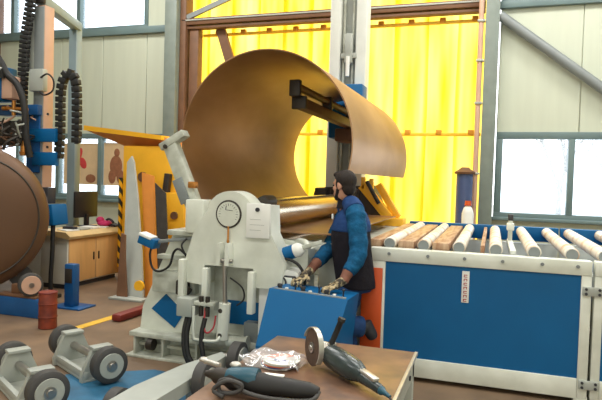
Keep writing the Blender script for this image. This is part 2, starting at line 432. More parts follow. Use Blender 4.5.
for j in range(NY):
    for i in range(n-1):
        b.bm.faces.new((inn[j][i], inn[j][i+1], inn[j+1][i+1], inn[j+1][i])); b.bm.faces.new((out[j][i+1], out[j][i], out[j+1][i], out[j+1][i+1]))
    b.bm.faces.new((inn[j][0], inn[j+1][0], out[j+1][0], out[j][0])); b.bm.faces.new((inn[j][n-1], out[j][n-1], out[j+1][n-1], inn[j+1][n-1]))
for i in range(n-1):
    b.bm.faces.new((inn[0][i+1], inn[0][i], out[0][i], out[0][i+1])); b.bm.faces.new((inn[NY][i], inn[NY][i+1], out[NY][i+1], out[NY][i]))
shell = b.build('rolled_steel_shell', 'plate', ang=30)
tag(shell, 'huge curled brown steel plate half rolled into a pipe on the bending machine', 'steel plate')

# ------------------------------------------------------------------ plate bending machine
mc = thing('plate_bending_machine', 'large off-white plate rolling machine carrying the big curled steel plate', 'machine', (-2.3, 6.4, 0))
RX, RZ = SX, SZ-SR+.012+.142
r_ = MB().lathe((RX, 4.7, RZ), (RX, 8.75, RZ), [(0, .09), (.05, .09), (.055, .13), (.07, .14), (.94, .14), (.945, .09), (1, .09)], 48)
r_.build('top_roll', 'rollsteel', mc)
MB().lathe((RX, 4.75, SZ-SR-.145), (RX, 8.7, SZ-SR-.145), [(0, .1), (.05, .1), (.06, .14), (.94, .14), (.95, .1), (1, .1)], 40).build('bottom_roll', 'rollsteel', mc)
MB().lathe((-2.53, 4.85, 1.2), (-2.53, 8.6, 1.2), [(0, .07), (.03, .07), (.04, .11), (.96, .11), (.97, .07), (1, .07)], 32).build('side_roll', 'rollsteel', mc)
# welded skid with its flanges
sk = MB()
sk.box(-3.2, -1.5, 4.62, 8.9, .19, .235, .008).box(-3.17, -1.5, 4.7, 8.9, .09, .12, .006).box(-3.22, -1.5, 4.6, 8.9, 0, .022, .004)
sk.box(-3.12, -1.5, 4.76, 8.85, .02, .2)
for xx in (-3.15, -2.85, -2.5, -2.1, -1.7): sk.box(xx-.011, xx+.011, 4.64, 4.8, .022, .19)
sk.build('base_frame', 'white_d', mc)
# rear frame plate of the near end
fp = [(-3.17, .235), (-3.145, .45), (-3.05, .66), (-2.83, 1.17), (-2.56, 1.19), (-2.56, 1.28), (-2.44, 1.3), (-1.9, 1.2), (-1.86, 1.12), (-1.5, 1.1), (-1.5, .235)]
MB().prism(fp, 'Y', 4.76, 4.98).build('end_frame', 'white', mc)
MB().box(-2.84, -2.5, 4.66, 5.0, 1.16, 1.21, .01).build('ledge', 'white_d', mc)
MB().box(-2.62, -2.44, 4.6, 4.78, 1.2, 1.5, .012).build('bearing_block', 'white', mc)
MB().box(-3.0, -2.55, 4.68, 4.78, .62, .82, .01, Matrix.Rotation(math.radians(0), 3, 'Y')).build('step_plate', 'white_d', mc)
# front yoke with rounded top
yk = [(-1.745, 1.24), (-1.62, 1.0), (-1.645, .78), (-1.88, .78), (-1.9, .94), (-2.36, .94), (-2.37, .76), (-2.56, .78), (-2.55, .98), (-2.47, 1.24), (-2.33, 1.44)]
cx, cz, cr = -2.13, 1.36, .232
arc = [(cx+cr*math.cos(a), cz+cr*math.sin(a)) for a in [math.radians(155-k*10) for k in range(13)]]
yk = yk+arc+[(-1.87, 1.48), (-1.76, 1.48)]
yb = MB().prism(yk, 'Y', 4.5, 4.72)
yb.build('bearing_yoke', 'white', mc)
MB().torus((-2.14, 4.497, 1.394), (0, 1, 0), .112, .0095).build('dial_ring', 'dark', mc)
dl = MB().cyl((-2.14, 4.488, 1.394), (-2.14, 4.5, 1.394), .106, n=36).build('dial_plate', 'white', mc)
tk = MB()
for k in range(24):
    a = math.radians(k*15); r0 = .09; r1 = .078 if k % 3 else .07
    if 200 < k*15 < 330: continue
    tk.bar((-2.14+r0*math.cos(a), 4.487, 1.394+r0*math.sin(a)), (-2.14+r1*math.cos(a), 4.487, 1.394+r1*math.sin(a)), .003, .003, (0, 1, 0))
tk.bar((-2.165, 4.487, 1.43), (-2.16, 4.487, 1.465), .006, .003, (0, 1, 0)).bar((-2.165, 4.487, 1.43), (-2.1, 4.487, 1.425), .004, .003, (0, 1, 0))
tk.build('scale_mark', 'ink', dl)
MB().cyl((-2.135, 4.485, 1.29), (-2.135, 4.485, 1.15), .008, n=8).ell((-2.135, 4.485, 1.16), .012, .01, .016).build('pointer', 'brass', mc)
# paper chart plate on the yoke
sg = MB().box(-1.965, -1.75, 4.47, 4.5, 1.205, 1.495, .006).build('notice_plate', 'paper', mc)
lt = MB()
for k in range(3): lt.box(-1.93, -1.83+.03*(k % 2), 4.4685, 4.47, 1.36-k*.045, 1.363-k*.045)
lt.build('printed_line', 'greypaint', sg)
MB().cyl((-1.86, 4.455, 1.445), (-1.86, 4.475, 1.445), .018, n=14).build('screw', 'ink', sg)
MB().lathe((-1.93, 4.73, 1.5), (-1.93, 4.95, 1.5), [(0, .05), (.3, .06), (1, .06)], 24).build('roll_guard', 'dark', mc)
# clevis, hydraulic cylinder, brackets
cl = MB()
for xx in (-2.185, -2.105): cl.prism([(xx-.018, .96), (xx+.018, .96), (xx+.018, 1.1), (xx+.008, 1.15), (xx-.008, 1.15), (xx-.018, 1.1)], 'Y', 4.4, 4.5)
cl.build('clevis', 'white', mc)
MB().cyl((-2.21, 4.43, 1.0), (-2.06, 4.43, 1.0), .018, n=12).build('clevis_pin', 'steel', mc)
hc = MB().cyl((-2.14, 4.43, .33), (-2.12, 4.43, .64), .05, n=22).build('hydraulic_cylinder', 'white', mc)
MB().cyl((-2.12, 4.43, .62), (-2.135, 4.43, .99), .02, n=14).build('piston_rod', 'steel', hc)
for z in (.58, .37): MB().cyl((-2.14, 4.38, z), (-2.14, 4.392, z), .02, n=12).build('port', 'dark', hc)
for xx, z0, z1 in ((-2.33, .62, .92), (-1.9, .56, .92), (-2.56, .6, .98)):
    MB().box(xx-.028, xx+.028, 4.44, 4.52, z0, z1, .01).build('guide_bracket', 'white', mc)
MB().box(-2.5, -1.5, 4.56, 4.76, .235, .28, .006).build('foot_plate', 'white_d', mc)
MB().cyl((-2.12, 4.5, .3), (-1.95, 4.5, .3), .05, n=18).cyl((-1.95, 4.5, .3), (-1.93, 4.5, .3), .06, n=18).build('pivot_boss', 'white_d', mc)
MB().box(-2.02, -1.86, 4.6, 4.75, .27, .45, .01).build('pivot_block', 'midgrey', mc)
# shadowed recess between yoke legs
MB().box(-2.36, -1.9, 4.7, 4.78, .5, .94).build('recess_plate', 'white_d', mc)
# blue panels
bp_ = [(-2.885, .6), (-2.7, .445), (-2.79, .275), (-3.055, .44)]
bp_ = [(-2.89, .59), (-2.69, .43), (-2.79, .28), (-3.04, .44)]
MB().prism(bp_, 'Y', 4.745, 4.762).build('blue_panel', 'blue', mc)['label'] = 'tilted blue panel'
MB().box(-2.22, -1.86, 4.685, 4.702, .4, .61, .004).build('blue_panel', 'blue', mc)['label'] = 'rectangular blue panel'
# valve block with pipes and hoses
vb = MB().box(-2.55, -2.4, 4.36, 4.5, .5, .66, .01).build('valve_block', 'greypaint', mc)
for xx, zz in ((-2.34, .63), (-2.28, .63), (-2.34, .54), (-2.28, .54)):
    MB().cyl((xx, 4.42, zz-.03), (xx, 4.42, zz+.05), .02, n=12).build('solenoid', 'dark', vb)
MB().box(-2.42, -2.22, 4.4, 4.5, .6, .635, .006).build('manifold', 'white_d', mc)
MB().tube([(-2.38, 4.36, .6), (-2.375, 4.36, .35), (-2.33, 4.36, .32), (-2.17, 4.36, .325), (-2.14, 4.39, .36)], .013, 10).build('hydraulic_pipe', 'white', mc)
for k, (xa, xb) in enumerate(((-2.46, -2.38), (-2.43, -2.32), (-2.29, -2.27))):
    MB().tube([(xa, 4.4, .5), (xa-.01, 4.36, .34), (xa+.03, 4.34, .16), (xb+.05, 4.36, .05), (xb+.2, 4.45, .03)], .021, 10).build('hydraulic_hose', 'black', mc)
MB().tube([(-2.3, 4.42, .58), (-2.29, 4.38, .44), (-2.26, 4.38, .38), (-2.22, 4.42, .42), (-2.21, 4.44, .52)], .008, 8).build('hydraulic_hose', 'redink', mc)
MB().tube([(-2.08, 4.43, .86), (-1.98, 4.46, .78), (-1.97, 4.48, .68), (-2.03, 4.47, .62)], .007, 8).build('cable', 'black', mc)
MB().box(-2.72, -2.6, 4.62, 4.76, .62, .76, .02).cyl((-2.62, 4.6, .7), (-2.56, 4.6, .66), .04, n=14).build('limit_switch', 'dark', mc)
MB().cyl((-3.0, 4.64, .13), (-2.94, 4.64, .13), .055, n=18).build('floor_pad', 'dark', mc)
# swing-up side support with its top fork
MB().bar((-2.6, 4.79, 1.36), (-2.9, 4.79, 2.02), .14, .1, (0, 1, 0), .01).build('side_support', 'white_d', mc)
MB().bar((-2.985, 4.79, 1.97), (-2.74, 4.79, 2.11), .07, .12, (0, 1, 0), .01).build('support_fork', 'white_d', mc)
MB().bar((-2.69, 4.73, 1.46), (-2.79, 4.73, 1.68), .1, .02, (0, 1, 0), .004).build('support_cover', 'midgrey', mc)
MB().box(-2.66, -2.58, 4.7, 4.76, 1.6, 1.66, .01).build('catch', 'brass', mc)
MB().cyl((-2.92, 4.72, 1.98), (-2.92, 4.76, 1.98), .02, n=12).build('bolt', 'dark', mc)
# bed under the rolls, far housing
MB().box(-1.5, -1.06, 5.08, 8.4, .1, 1.08, .015).build('bed', 'white', mc)
MB().bar((-1.9, 4.98, 1.12), (-1.05, 5.08, 1.1), .12, .08, (0, 0, 1), .02).build('bed_edge', 'white', mc)
MB().box(-3.1, -1.5, 8.6, 8.95, .235, 1.1, .02).build('far_frame', 'white_d', mc)
MB().prism([(-2.75, 1.1), (-2.6, 1.6), (-1.72, 1.66), (-1.62, 1.45), (-1.5, 1.1)], 'Y', 8.55, 8.9).build('far_housing', 'dark', mc)
for xx in (-2.5, -2.25, -2.0): MB().box(xx-.09, xx+.09, 8.45, 8.6, 1.2, 1.6, .02).build('far_step', 'dark', mc)
yf = MB().bar((-1.83, 8.4, 1.66), (-1.42, 8.4, 1.2), .13, .16, (0, 1, 0), .01).bar((-1.6, 8.45, 1.68), (-1.3, 8.45, 1.2), .1, .12, (0, 1, 0), .01).box(-2.1, -1.2, 8.3, 8.6, 1.08, 1.2, .02)
yf.build('tilting_arm', 'yellow', mc)
MB().cyl((-1.75, 8.3, 1.72), (-1.56, 8.3, 1.4), .03, n=12).build('tilt_cylinder', 'dark', mc)
MB().box(-1.84, -1.78, 8.32, 8.4, 1.6, 1.78, .01).box(-1.72, -1.66, 8.32, 8.4, 1.6, 1.76, .01).build('arm_stop', 'yellow', mc)
# cable loops on the machine
MB().tube([(-2.95, 4.66, 1.1), (-3.0, 4.64, 1.0), (-2.98, 4.64, .86), (-2.9, 4.64, .82), (-2.8, 4.65, .88), (-2.76, 4.65, 1.0), (-2.7, 4.64, 1.04), (-2.63, 4.66, .98), (-2.6, 4.7, .88)], .011, 8).build('cable', 'black', mc)
MB().tube([(-2.63, 4.66, 1.14), (-2.66, 4.62, 1.08), (-2.62, 4.62, 1.0)], .009, 8).build('cable', 'black', mc)
MB().box(-2.96, -2.6, 4.69, 4.8, .93, .97, .005).build('ledge', 'white_d', mc)
# lamp heads on arms
def lamp(x0, z0, x1, z1, y, name):
    d = Vector((x1-x0, 0, z1-z0)); L = d.length
    arm = MB().bar((x1+d.x*.9, y+.06, z1+d.z*.9), (x1-.01, y, z1), .035, .03, (0, 1, 0), .005).build('lamp_arm', 'white_d', mc)
    h = MB().lathe((x0, y, z0), (x1, y, z1), [(0, .052), (.04, .06), (.55, .06), (.56, .05)], 20).build(name, 'blue', mc)
    MB().lathe((x0+d.x*.55, y, z0+d.z*.55), (x1, y, z1), [(0, .058), (.5, .062), (.8, .05), (1, .03)], 20).build('lamp_collar', 'paper', h)
lamp(-1.665, 1.065, -1.5, 1.13, 4.62, 'lamp_head')
MB().tube([(-1.46, 4.66, 1.13), (-1.5, 4.7, 1.17), (-1.58, 4.8, 1.17), (-1.66, 4.95, 1.15)], .024, 10).build('lamp_arm', 'white', mc)
hb = MB().box(-3.1, -2.92, 4.58, 4.7, 1.05, 1.14, .01, Matrix.Rotation(math.radians(18), 3, 'Y')).build('lamp_head', 'blue', mc)
MB().box(-3.09, -2.95, 4.57, 4.69, 1.13, 1.16, .01, Matrix.Rotation(math.radians(18), 3, 'Y')).build('lamp_collar', 'paper', hb)
MB().bar((-2.95, 4.66, 1.09), (-2.55, 4.72, 1.15), .05, .03, (0, 0, 1), .005).build('lamp_arm', 'midgrey', mc)
# pump cover with cable arch behind the console
pc = MB().prism([(-1.86, .235), (-1.86, .82), (-1.8, .92), (-1.68, .95), (-1.52, .93), (-1.49, .84), (-1.49, .235)], 'Y', 4.55, 4.75).build('pump_cover', 'paper', mc)
MB().box(-1.78, -1.53, 4.535, 4.55, .78, .9, .008).build('pump_bracket', 'ink', pc)
MB().box(-1.75, -1.56, 4.525, 4.54, .795, .885, .006).build('pump_window', 'white', pc)
MB().torus((-1.66, 4.52, .84), (0, 1, 0), .05, .008, 24, 6).build('pump_ring', 'ink', pc)
MB().tube([(-1.78, 4.6, .9), (-1.74, 4.58, 1.0), (-1.64, 4.57, 1.035), (-1.53, 4.57, 1.0), (-1.47, 4.58, .9), (-1.46, 4.58, .75)], .013, 8).build('cable', 'black', mc)

# vertical plate support mast at the far end with its arm inside the shell
ms = thing('support_mast', 'tall grey-white mast beyond the shell with an arm holding the curled plate', 'machine', (-2.18, 8.75, 0))
MB().box(-2.47, -2.3, 8.62, 8.9, 0, 6.6, .01).build('flange', 'mastw', ms)
MB().box(-2.06, -1.9, 8.62, 8.9, 0, 6.6, .01).build('flange', 'mastw', ms)
MB().box(-2.3, -2.06, 8.8, 8.88, 0, 6.6).build('web', 'greypaint', ms)
MB().cyl((-2.26, 8.7, 0), (-2.26, 8.7, 6.6), .022, n=12).cyl((-2.12, 8.7, 0), (-2.12, 8.7, 6.6), .018, n=12).build('guide_rod', 'white_d', ms)
MB().box(-2.22, -2.1, 8.56, 8.72, 3.5, 3.95, .02).box(-2.28, -2.04, 8.6, 8.7, 3.58, 3.66, .01).build('chain_tensioner', 'greypaint', ms)
MB().cyl((-2.16, 8.56, 3.3), (-2.16, 8.56, 3.6), .03, n=12).build('hose_end', 'paper', ms)
MB().box(-2.36, -1.86, 8.3, 8.62, 2.35, 3.14, .02).build('carriage', 'blue', ms)
ar = MB().box(-2.03, -1.9, 5.78, 8.4, 2.46, 2.57, .012).build('arm', 'brown', ms)
MB().box(-2.045, -1.885, 5.75, 5.8, 2.45, 2.59, .01).build('arm_end_plate', 'dark', ar)
MB().cyl((-1.98, 5.72, 2.68), (-1.98, 8.2, 2.68), .042, n=18).build('arm_roller', 'brown', ms)
for yy in (5.68, 6.9, 8.1): MB().box(-2.04, -1.92, yy-.035, yy+.035, 2.57, 2.74, .012).build('roller_bearing', 'dark', ms)
MB().box(-2.15, -1.85, 7.9, 8.35, 2.27, 2.45, .02).build('arm_gusset', 'brown', ms)

# ------------------------------------------------------------------ roller table
rt = thing('roller_table', 'long off-white roller conveyor frame with one big blue side panel, nearer section', 'conveyor', (-.1, 6.3, 0))
fm = MB()
fm.box(-1.0, .765, 4.98, 5.1, 1.02, 1.135, .008).box(-1.0, -.86, 4.985, 5.1, .05, 1.02, .006).box(.69, .765, 4.985, 5.1, .05, 1.02, .006).box(-.86, .69, 4.985, 5.1, .04, .2, .006)
fm.box(-1.0, .765, 7.5, 7.62, .06, 1.02, .006)
fm.box(-1.0, -.9, 5.1, 7.5, .05, 1.02)
for xx, yy in ((-.95, 5.04), (.72, 5.04), (-.95, 7.55), (.72, 7.55)): fm.box(xx-.05, xx+.05, yy-.05, yy+.05, 0, .06)
fm.build('frame', 'white', rt)
MB().box(-.86, .69, 5.0, 5.03, .2, 1.02).build('side_panel', 'blue', rt)['label'] = 'big blue side panel'
MB().box(-1.0, .765, 7.48, 7.6, 1.05, 1.22, .008).build('rear_rail', 'blue', rt)
MB().box(-.9, .765, 5.1, 7.5, .8, .83).build('drip_tray', 'dblue', rt)
MB().box(-1.06, -.88, 4.955, 4.98, .1, .96, .004).build('end_cover', 'orange', rt)
st = MB().box(-.215, -.155, 4.992, 5.0, .72, .985, .003).build('sticker', 'paper', rt)
g = MB()
for k in range(7):
    z = .95-k*.034
    g.box(-.2, -.172, 4.989, 4.992, z, z+.006).box(-.2, -.194, 4.989, 4.992, z-.016, z+.006)
    if k % 2: g.box(-.178, -.172, 4.989, 4.992, z-.014, z+.006)
    else: g.box(-.2, -.172, 4.989, 4.992, z-.016, z-.011)
g.build('sticker_print', 'redink', st)
for xx in (-.83, -.5, -.2, .1, .4, .66):
    MB().cyl((xx, 4.965, 1.09), (xx, 4.98, 1.09), .014, n=10).build('bolt', 'midgrey', rt)
for xx in (-.705, -.4, -.105):
    pass
rt2 = thing('roller_table', 'off-white roller conveyor section cut by the right edge, bolted beside the panelled one', 'conveyor', (2, 6.3, 0))
fm = MB()
fm.box(.785, 3.2, 4.98, 5.1, 1.02, 1.135, .008).box(.785, .85, 4.985, 5.1, .05, 1.02, .006).box(3.1, 3.2, 4.985, 5.1, .05, 1.02, .006).box(.85, 3.1, 4.985, 5.1, .04, .2, .006)
fm.box(.785, 3.2, 7.5, 7.62, .06, 1.02, .006).box(.785, .83, 5.08, 7.52, .86, 1.0).box(3.15, 3.2, 5.08, 7.52, .86, 1.0)
for xx, yy in ((.83, 5.04), (3.15, 5.04), (.83, 7.55), (3.15, 7.55)): fm.box(xx-.04, xx+.04, yy-.05, yy+.05, 0, .06)
fm.build('frame', 'white', rt2)
MB().box(.85, 3.1, 5.0, 5.03, .2, 1.02).build('side_panel', 'blue', rt2)
MB().box(.785, 3.2, 7.48, 7.6, 1.05, 1.22, .008).build('rear_rail', 'blue', rt2)
MB().box(.785, 3.2, 5.1, 7.5, .8, .83).build('drip_tray', 'dblue', rt2)
for zz in (.9, .16):
    pl = MB().box(.7, .845, 4.965, 4.985, zz-.035, zz+.035, .004).build('splice_plate', 'greypaint', rt2)
    for xx in (.725, .82):
        for z2 in (zz-.018, zz+.018): MB().cyl((xx, 4.957, z2), (xx, 4.967, z2), .011, n=10).build('bolt', 'ink', pl)
def rollr(x, par):
    r = MB().lathe((x, 5.115, 1.165), (x, 7.46, 1.165), [(0, .05), (.004, .057), (.996, .057), (1, .05)], 28).build('roller', 'roller', par)
    MB().cyl((x, 5.1, 1.165), (x, 5.118, 1.165), .046, n=20).build('end_cap', 'midgrey', r)
    MB().cyl((x, 7.455, 1.165), (x, 7.49, 1.165), .03, n=12).build('end_cap', 'dark', r)
for x_ in (-.85, -.555, -.255, .045, .345, .63): rollr(x_, rt)
for x_ in (.87, 1.2, 1.5): rollr(x_, rt2)
for x0_, x1_ in ((-.775, -.635), (-.48, -.335), (-1.03, -.925), (-.08, -.045)):
    MB().box(x0_, x1_, 5.115, 7.46, 1.12, 1.195, .006).build('slat', 'slat', rt)['label'] = 'scuffed brown slat'
ps = thing('guide_post', 'thin white upright post with a black top between two conveyor rollers', 'post', (.185, 5.3, 1.12))
MB().box(.16, .21, 5.2, 6.4, 1.1, 1.16, .006).build('foot_bar', 'white', ps)
MB().box(.165, .205, 6.2, 6.3, 1.16, 1.36, .006).box(.15, .22, 6.16, 6.34, 1.26, 1.33, .008).build('stem', 'white', ps)
MB().box(.16, .21, 6.19, 6.31, 1.36, 1.42, .008).build('cap', 'ink', ps)

# ------------------------------------------------------------------ left: tank on turning rolls
ax = Vector((.8, -.6, 0)); tc_ = Vector((-5.76, 5.16, 1.14)); TR = .88
tk_ = thing('steel_tank', 'big dark brown tank with a domed end, cut by the left edge', 'tank', (-6.2, 5.6, 0))
MB().lathe(tc_-ax*2.2, tc_-ax*.12, [(0, TR), (1, TR)], 72).build('shell', 'tank', tk_)
hd = [(0, TR)]+[((1-math.cos(a))*0+math.sin(a), TR*math.cos(a)**.55) for a in [math.radians(6*k) for k in range(1, 15)]]
MB().lathe(tc_-ax*.12, tc_+ax*.1, hd+[(1.0, .02)], 72).build('domed_end', 'tank', tk_)
MB().torus(tc_+ax*.034, ax, TR*.832, .012, 72, 8).build('weld_seam', 'dark', tk_)
tr = thing('turning_roll', 'blue-based turning roll with pale-faced wheels under the brown tank', 'roller stand', (-5.5, 5.75, 0))
MB().box(-7.0, -4.86, 5.36, 5.52, 0, .22, .01).build('base', 'dblue', tr)
MB().box(-5.6, -5.0, 5.37, 5.51, .22, .25, .01).bar((-5.36, 5.48, .25), (-5.36, 5.48, .36), .12, .1, (0, 1, 0), .01).build('bracket', 'brown', tr)
wc = Vector((-5.1, 5.4, .385))
MB().cyl(wc-ax*.5, wc+ax*.02, .035, n=14).build('axle', 'dark', tr)
wh = MB().lathe(wc-ax*.05, wc+ax*.05, [(0, .1), (.1, .135), (.9, .135), (1, .12)], 36).build('wheel', 'rubber', tr)
MB().lathe(wc+ax*.035, wc+ax*.06, [(0, .115), (1, .105)], 30).build('wheel_disc', 'peach', wh)
MB().cyl(wc+ax*.06, wc+ax*.075, .03, n=14).build('hub_cap', 'steel', wh)
tl = MB().cyl(wc-ax*.75, wc-ax*.62, .135, n=30).build('wheel', 'rubber', tr)
dm = thing('rusty_drum', 'small rust-red drum standing in front of the turning roll base', 'drum', (-4.575, 5.1, 0))
MB().lathe((-4.575, 5.1, 0), (-4.575, 5.1, .4), [(0, .085), (.02, .097), (.3, .095), (.32, .102), (.36, .095), (.66, .095), (.68, .102), (.72, .095), (.98, .095), (1, .09)], 30).build('barrel', 'rust', dm)
MB().torus((-4.575, 5.1, .395), (0, 0, 1), .092, .009, 30, 8).build('rim', 'red', dm)
bp2 = thing('blue_post', 'short square blue steel post on a base plate left of the cabinet doors', 'post', (-5.0, 6.05, 0))
MB().box(-5.1, -4.96, 5.96, 6.08, .02, .555, .012).build('tube', 'dblue', bp2)
MB().box(-5.24, -4.8, 5.88, 6.2, 0, .02, .004).build('base_plate', 'dblue', bp2)
MB().box(-5.08, -4.98, 5.945, 5.962, .32, .5, .004).build('lid', 'dark', bp2)

# ------------------------------------------------------------------ left: welding column and boom
wr = thing('welding_column', 'tall welding rig with buff slide column, cable chains and blue head at left', 'welding machine', (-5.8, 6.5, 0))
MB().box(-6.03, -5.865, 6.4, 6.58, 1.5, 3.98, .008).build('slide_column', 'peach', wr)
MB().box(-6.03, -5.87, 6.385, 6.4, 1.5, 3.96, .004).build('slide_cover', 'midgrey', wr)
MB().box(-6.16, -6.03, 6.39, 6.5, 3.1, 3.86, .01).build('slide_motor', 'greypaint', wr)
bm_ = MB().bar((-5.95, 6.4, 4.06), (-6.58, 7.9, 4.11), .15, .13, (0, 0, 1), .01).build('top_beam', 'rigpost', wr)
MB().box(-6.03, -5.87, 6.37, 6.42, 4.0, 4.12, .01).build('beam_cap', 'dark', bm_)
MB().box(-6.66, -6.51, 7.8, 7.94, 0, 4.15, .008).build('rear_post', 'rigpost', wr)
MB().box(-6.03, -5.8, 6.3, 6.4, 2.8, 3.1, .015).build('junction_box', 'greypaint', wr)
for k, z in enumerate((2.05, 2.5)): MB().cyl((-5.79, 6.39, z), (-5.79, 6.402, z), .018, n=12).build('bolt', 'ink', wr)
def chain(name, pts, wd, par, n):
    P = crom(pts, 10); b = MB(); L = [0]
    for a, c in zip(P, P[1:]): L.append(L[-1]+(c-a).length)
    def at_(s):
        for i in range(len(P)-1):
            if L[i+1] >= s: return P[i].lerp(P[i+1], (s-L[i])/max(L[i+1]-L[i], 1e-6))
        return P[-1]
    for k in range(n):
        a = at_(L[-1]*k/n); c = at_(L[-1]*(k+.82)/n)
        b.bar(a, c, wd, .075, (0, 1, 0) if abs((c-a).normalized().y) < .9 else (0, 0, 1), .006)
    b.tube(pts, .03, 6, 6)
    return b.build(name, 'black', par)
chain('cable_chain', [(-5.98, 6.3, 4.6), (-6.02, 6.3, 4.0), (-6.1, 6.3, 3.5), (-6.13, 6.3, 3.0), (-6.14, 6.3, 2.5)], .13, wr, 34)
chain('cable_chain', [(-5.62, 6.42, 1.9), (-5.6, 6.42, 2.3), (-5.6, 6.42, 2.8), (-5.53, 6.42, 3.02), (-5.43, 6.42, 3.04), (-5.35, 6.42, 2.9), (-5.33, 6.42, 2.5), (-5.33, 6.42, 2.1)], .12, wr, 26)
hb_ = MB().box(-6.95, -6.32, 6.1, 6.4, 2.66, 3.12, .02).build('welding_head', 'blue', wr)
MB().box(-6.32, -6.14, 6.12, 6.4, 2.68, 2.98, .012).build('head_end', 'peach', hb_)
MB().box(-6.6, -5.88, 6.3, 6.5, 2.48, 2.62, .01).build('head_slide', 'dblue', wr)
for z0, x0 in ((2.12, -6.1), (1.8, -6.0)):
    MB().box(x0, -5.61, 6.34, 6.42, z0, z0+.18, .008).build('clamp_bracket', 'blue', wr)
MB().box(-6.12, -5.9, 6.36, 6.6, 1.7, 2.5, .01).build('back_plate', 'dblue', wr)
MB().box(-5.92, -5.74, 6.36, 6.52, 1.28, 1.5, .01).build('slide_end', 'ink', wr)
MB().box(-5.8, -5.6, 6.3, 6.6, .98, 1.27, .02, Matrix.Rotation(math.radians(-8), 3, 'Y')).build('drive_box', 'blue', wr)
MB().tube([(-5.64, 6.36, 1.02), (-5.63, 6.34, .6), (-5.65, 6.34, .25), (-5.66, 6.36, .03)], .03, 12).build('foot_pipe', 'black', wr)
MB().box(-5.74, -5.56, 6.28, 6.46, 0, .05, .01).build('foot', 'black', wr)
# torch, brass fittings and the bundle of hoses
br = MB().cyl((-6.3, 6.2, 2.56), (-5.95, 6.2, 2.54), .022, n=12).cyl((-6.18, 6.2, 2.66), (-6.18, 6.2, 2.46), .026, n=12).cyl((-6.3, 6.2, 2.56), (-6.36, 6.2, 2.56), .034, n=12)
br.build('gas_manifold', 'brass', wr)
MB().lathe((-6.0, 6.2, 2.12), (-6.0, 6.2, 1.92), [(0, .02), (.3, .03), (.35, .045), (.7, .045), (.75, .06), (1, .05)], 16).build('torch_tip', 'brass', wr)
MB().cyl((-6.0, 6.2, 2.1), (-6.0, 6.2, 2.5), .02, n=10).build('torch', 'dark', wr)
MB().box(-6.75, -6.1, 6.25, 6.4, 2.06, 2.4, .04).build('wire_feeder', 'dark', wr)
rd = random.Random(3)
MB().tube([(-7.0, 6.15, 3.2), (-6.65, 6.1, 3.36), (-6.35, 6.1, 3.2), (-6.22, 6.12, 3.0), (-6.05, 6.12, 2.86), (-5.95, 6.14, 2.6), (-5.93, 6.16, 2.2), (-5.9, 6.2, 1.9)], .045, 10).build('hose', 'black', wr)
MB().tube([(-7.1, 6.12, 3.34), (-6.7, 6.06, 3.46), (-6.4, 6.06, 3.3), (-6.3, 6.1, 3.1), (-6.3, 6.12, 2.95)], .05, 10).build('hose', 'black', wr)
MB().tube([(-7.1, 6.1, 2.9), (-6.75, 6.05, 3.1), (-6.45, 6.06, 3.16), (-6.28, 6.08, 3.05)], .04, 10).build('hose', 'greypaint', wr)
for k in range(26):
    x0 = rd.uniform(-6.9, -6.0); z0 = rd.uniform(2.2, 2.66); y0 = rd.uniform(6.05, 6.3)
    p = [(x0, y0, z0)]
    for j in range(4): p.append((p[-1][0]+rd.uniform(-.16, .16), min(6.4, max(6.0, y0+rd.uniform(-.1, .1))), p[-1][2]-rd.uniform(.0, .14)))
    MB().tube(p, rd.uniform(.009, .02), 7, 5).build('lead', rd.choice(['black', 'black', 'dark', 'greypaint', 'brown', 'peach']), wr)
MB().tube([(-5.83, 6.3, 2.98), (-5.7, 6.28, 3.02), (-5.62, 6.3, 2.94), (-5.63, 6.3, 2.8), (-5.74, 6.28, 2.74), (-5.84, 6.3, 2.78)], .012, 8).build('lead', 'black', wr)

# ------------------------------------------------------------------ left: desk with its things
dk = thing('office_cabinet', 'ivory cabinet desk with two beech doors under the posters', 'cabinet', (-6.1, 7.5, 0))
MB().box(-6.34, -5.86, 6.9, 8.15, .07, .8, .01).build('body', 'deskw', dk)
MB().prism([(-6.36, .8), (-5.8, .74), (-5.78, .78), (-5.86, .84), (-6.36, .86)], 'Y', 6.86, 8.2).build('top', mat('worktop_maple', (216, 186, 130), .5), dk)
MB().box(-6.72, -6.34, 6.9, 7.6, .02, .8, .01).build('side_unit', 'deskw', dk)
MB().box(-6.32, -5.9, 6.94, 8.1, 0, .07).build('plinth', 'ink', dk)
for y0 in (6.93, 7.54):
    d_ = MB().box(-5.865, -5.845, y0, y0+.59, .09, .73, .004).build('door', 'wood', dk)
    MB().box(-5.845, -5.83, y0+(.53 if y0 < 7 else .04), y0+(.55 if y0 < 7 else .06), .38, .5, .003).build('handle', 'dark', d_)
mo = thing('monitor', 'black computer monitor standing on the ivory cabinet', 'monitor', (-6.2, 7.75, .84))
MB().box(-6.27, -6.23, 7.5, 8.05, 1.0, 1.42, .012).build('casing', 'screen', mo)
MB().box(-6.26, -6.2, 7.74, 7.8, .87, 1.05).box(-6.32, -6.1, 7.66, 7.88, .852, .872, .004).build('stand', 'screen', mo)
o = MB().ell((-6.05, 8.0, .9), .11, .14, .05, n=14).ell((-6.1, 7.95, .95), .07, .06, .06, n=12).build('cloth', 'pink'); tag(o, 'crumpled bright pink cloth on the cabinet beside the monitor', 'cloth')
ph = thing('telephone', 'dark desk telephone at the right end of the cabinet', 'telephone', (-5.95, 8.1, .84))
MB().prism([(-6.06, .845), (-5.86, .845), (-5.86, .87), (-6.06, .92)], 'Y', 8.02, 8.18).build('body', 'ink', ph)
MB().tube([(-6.02, 8.0, .95), (-5.98, 8.01, .97), (-5.92, 8.01, .95), (-5.88, 8.0, .92)], .02, 10).build('handset', 'ink', ph)
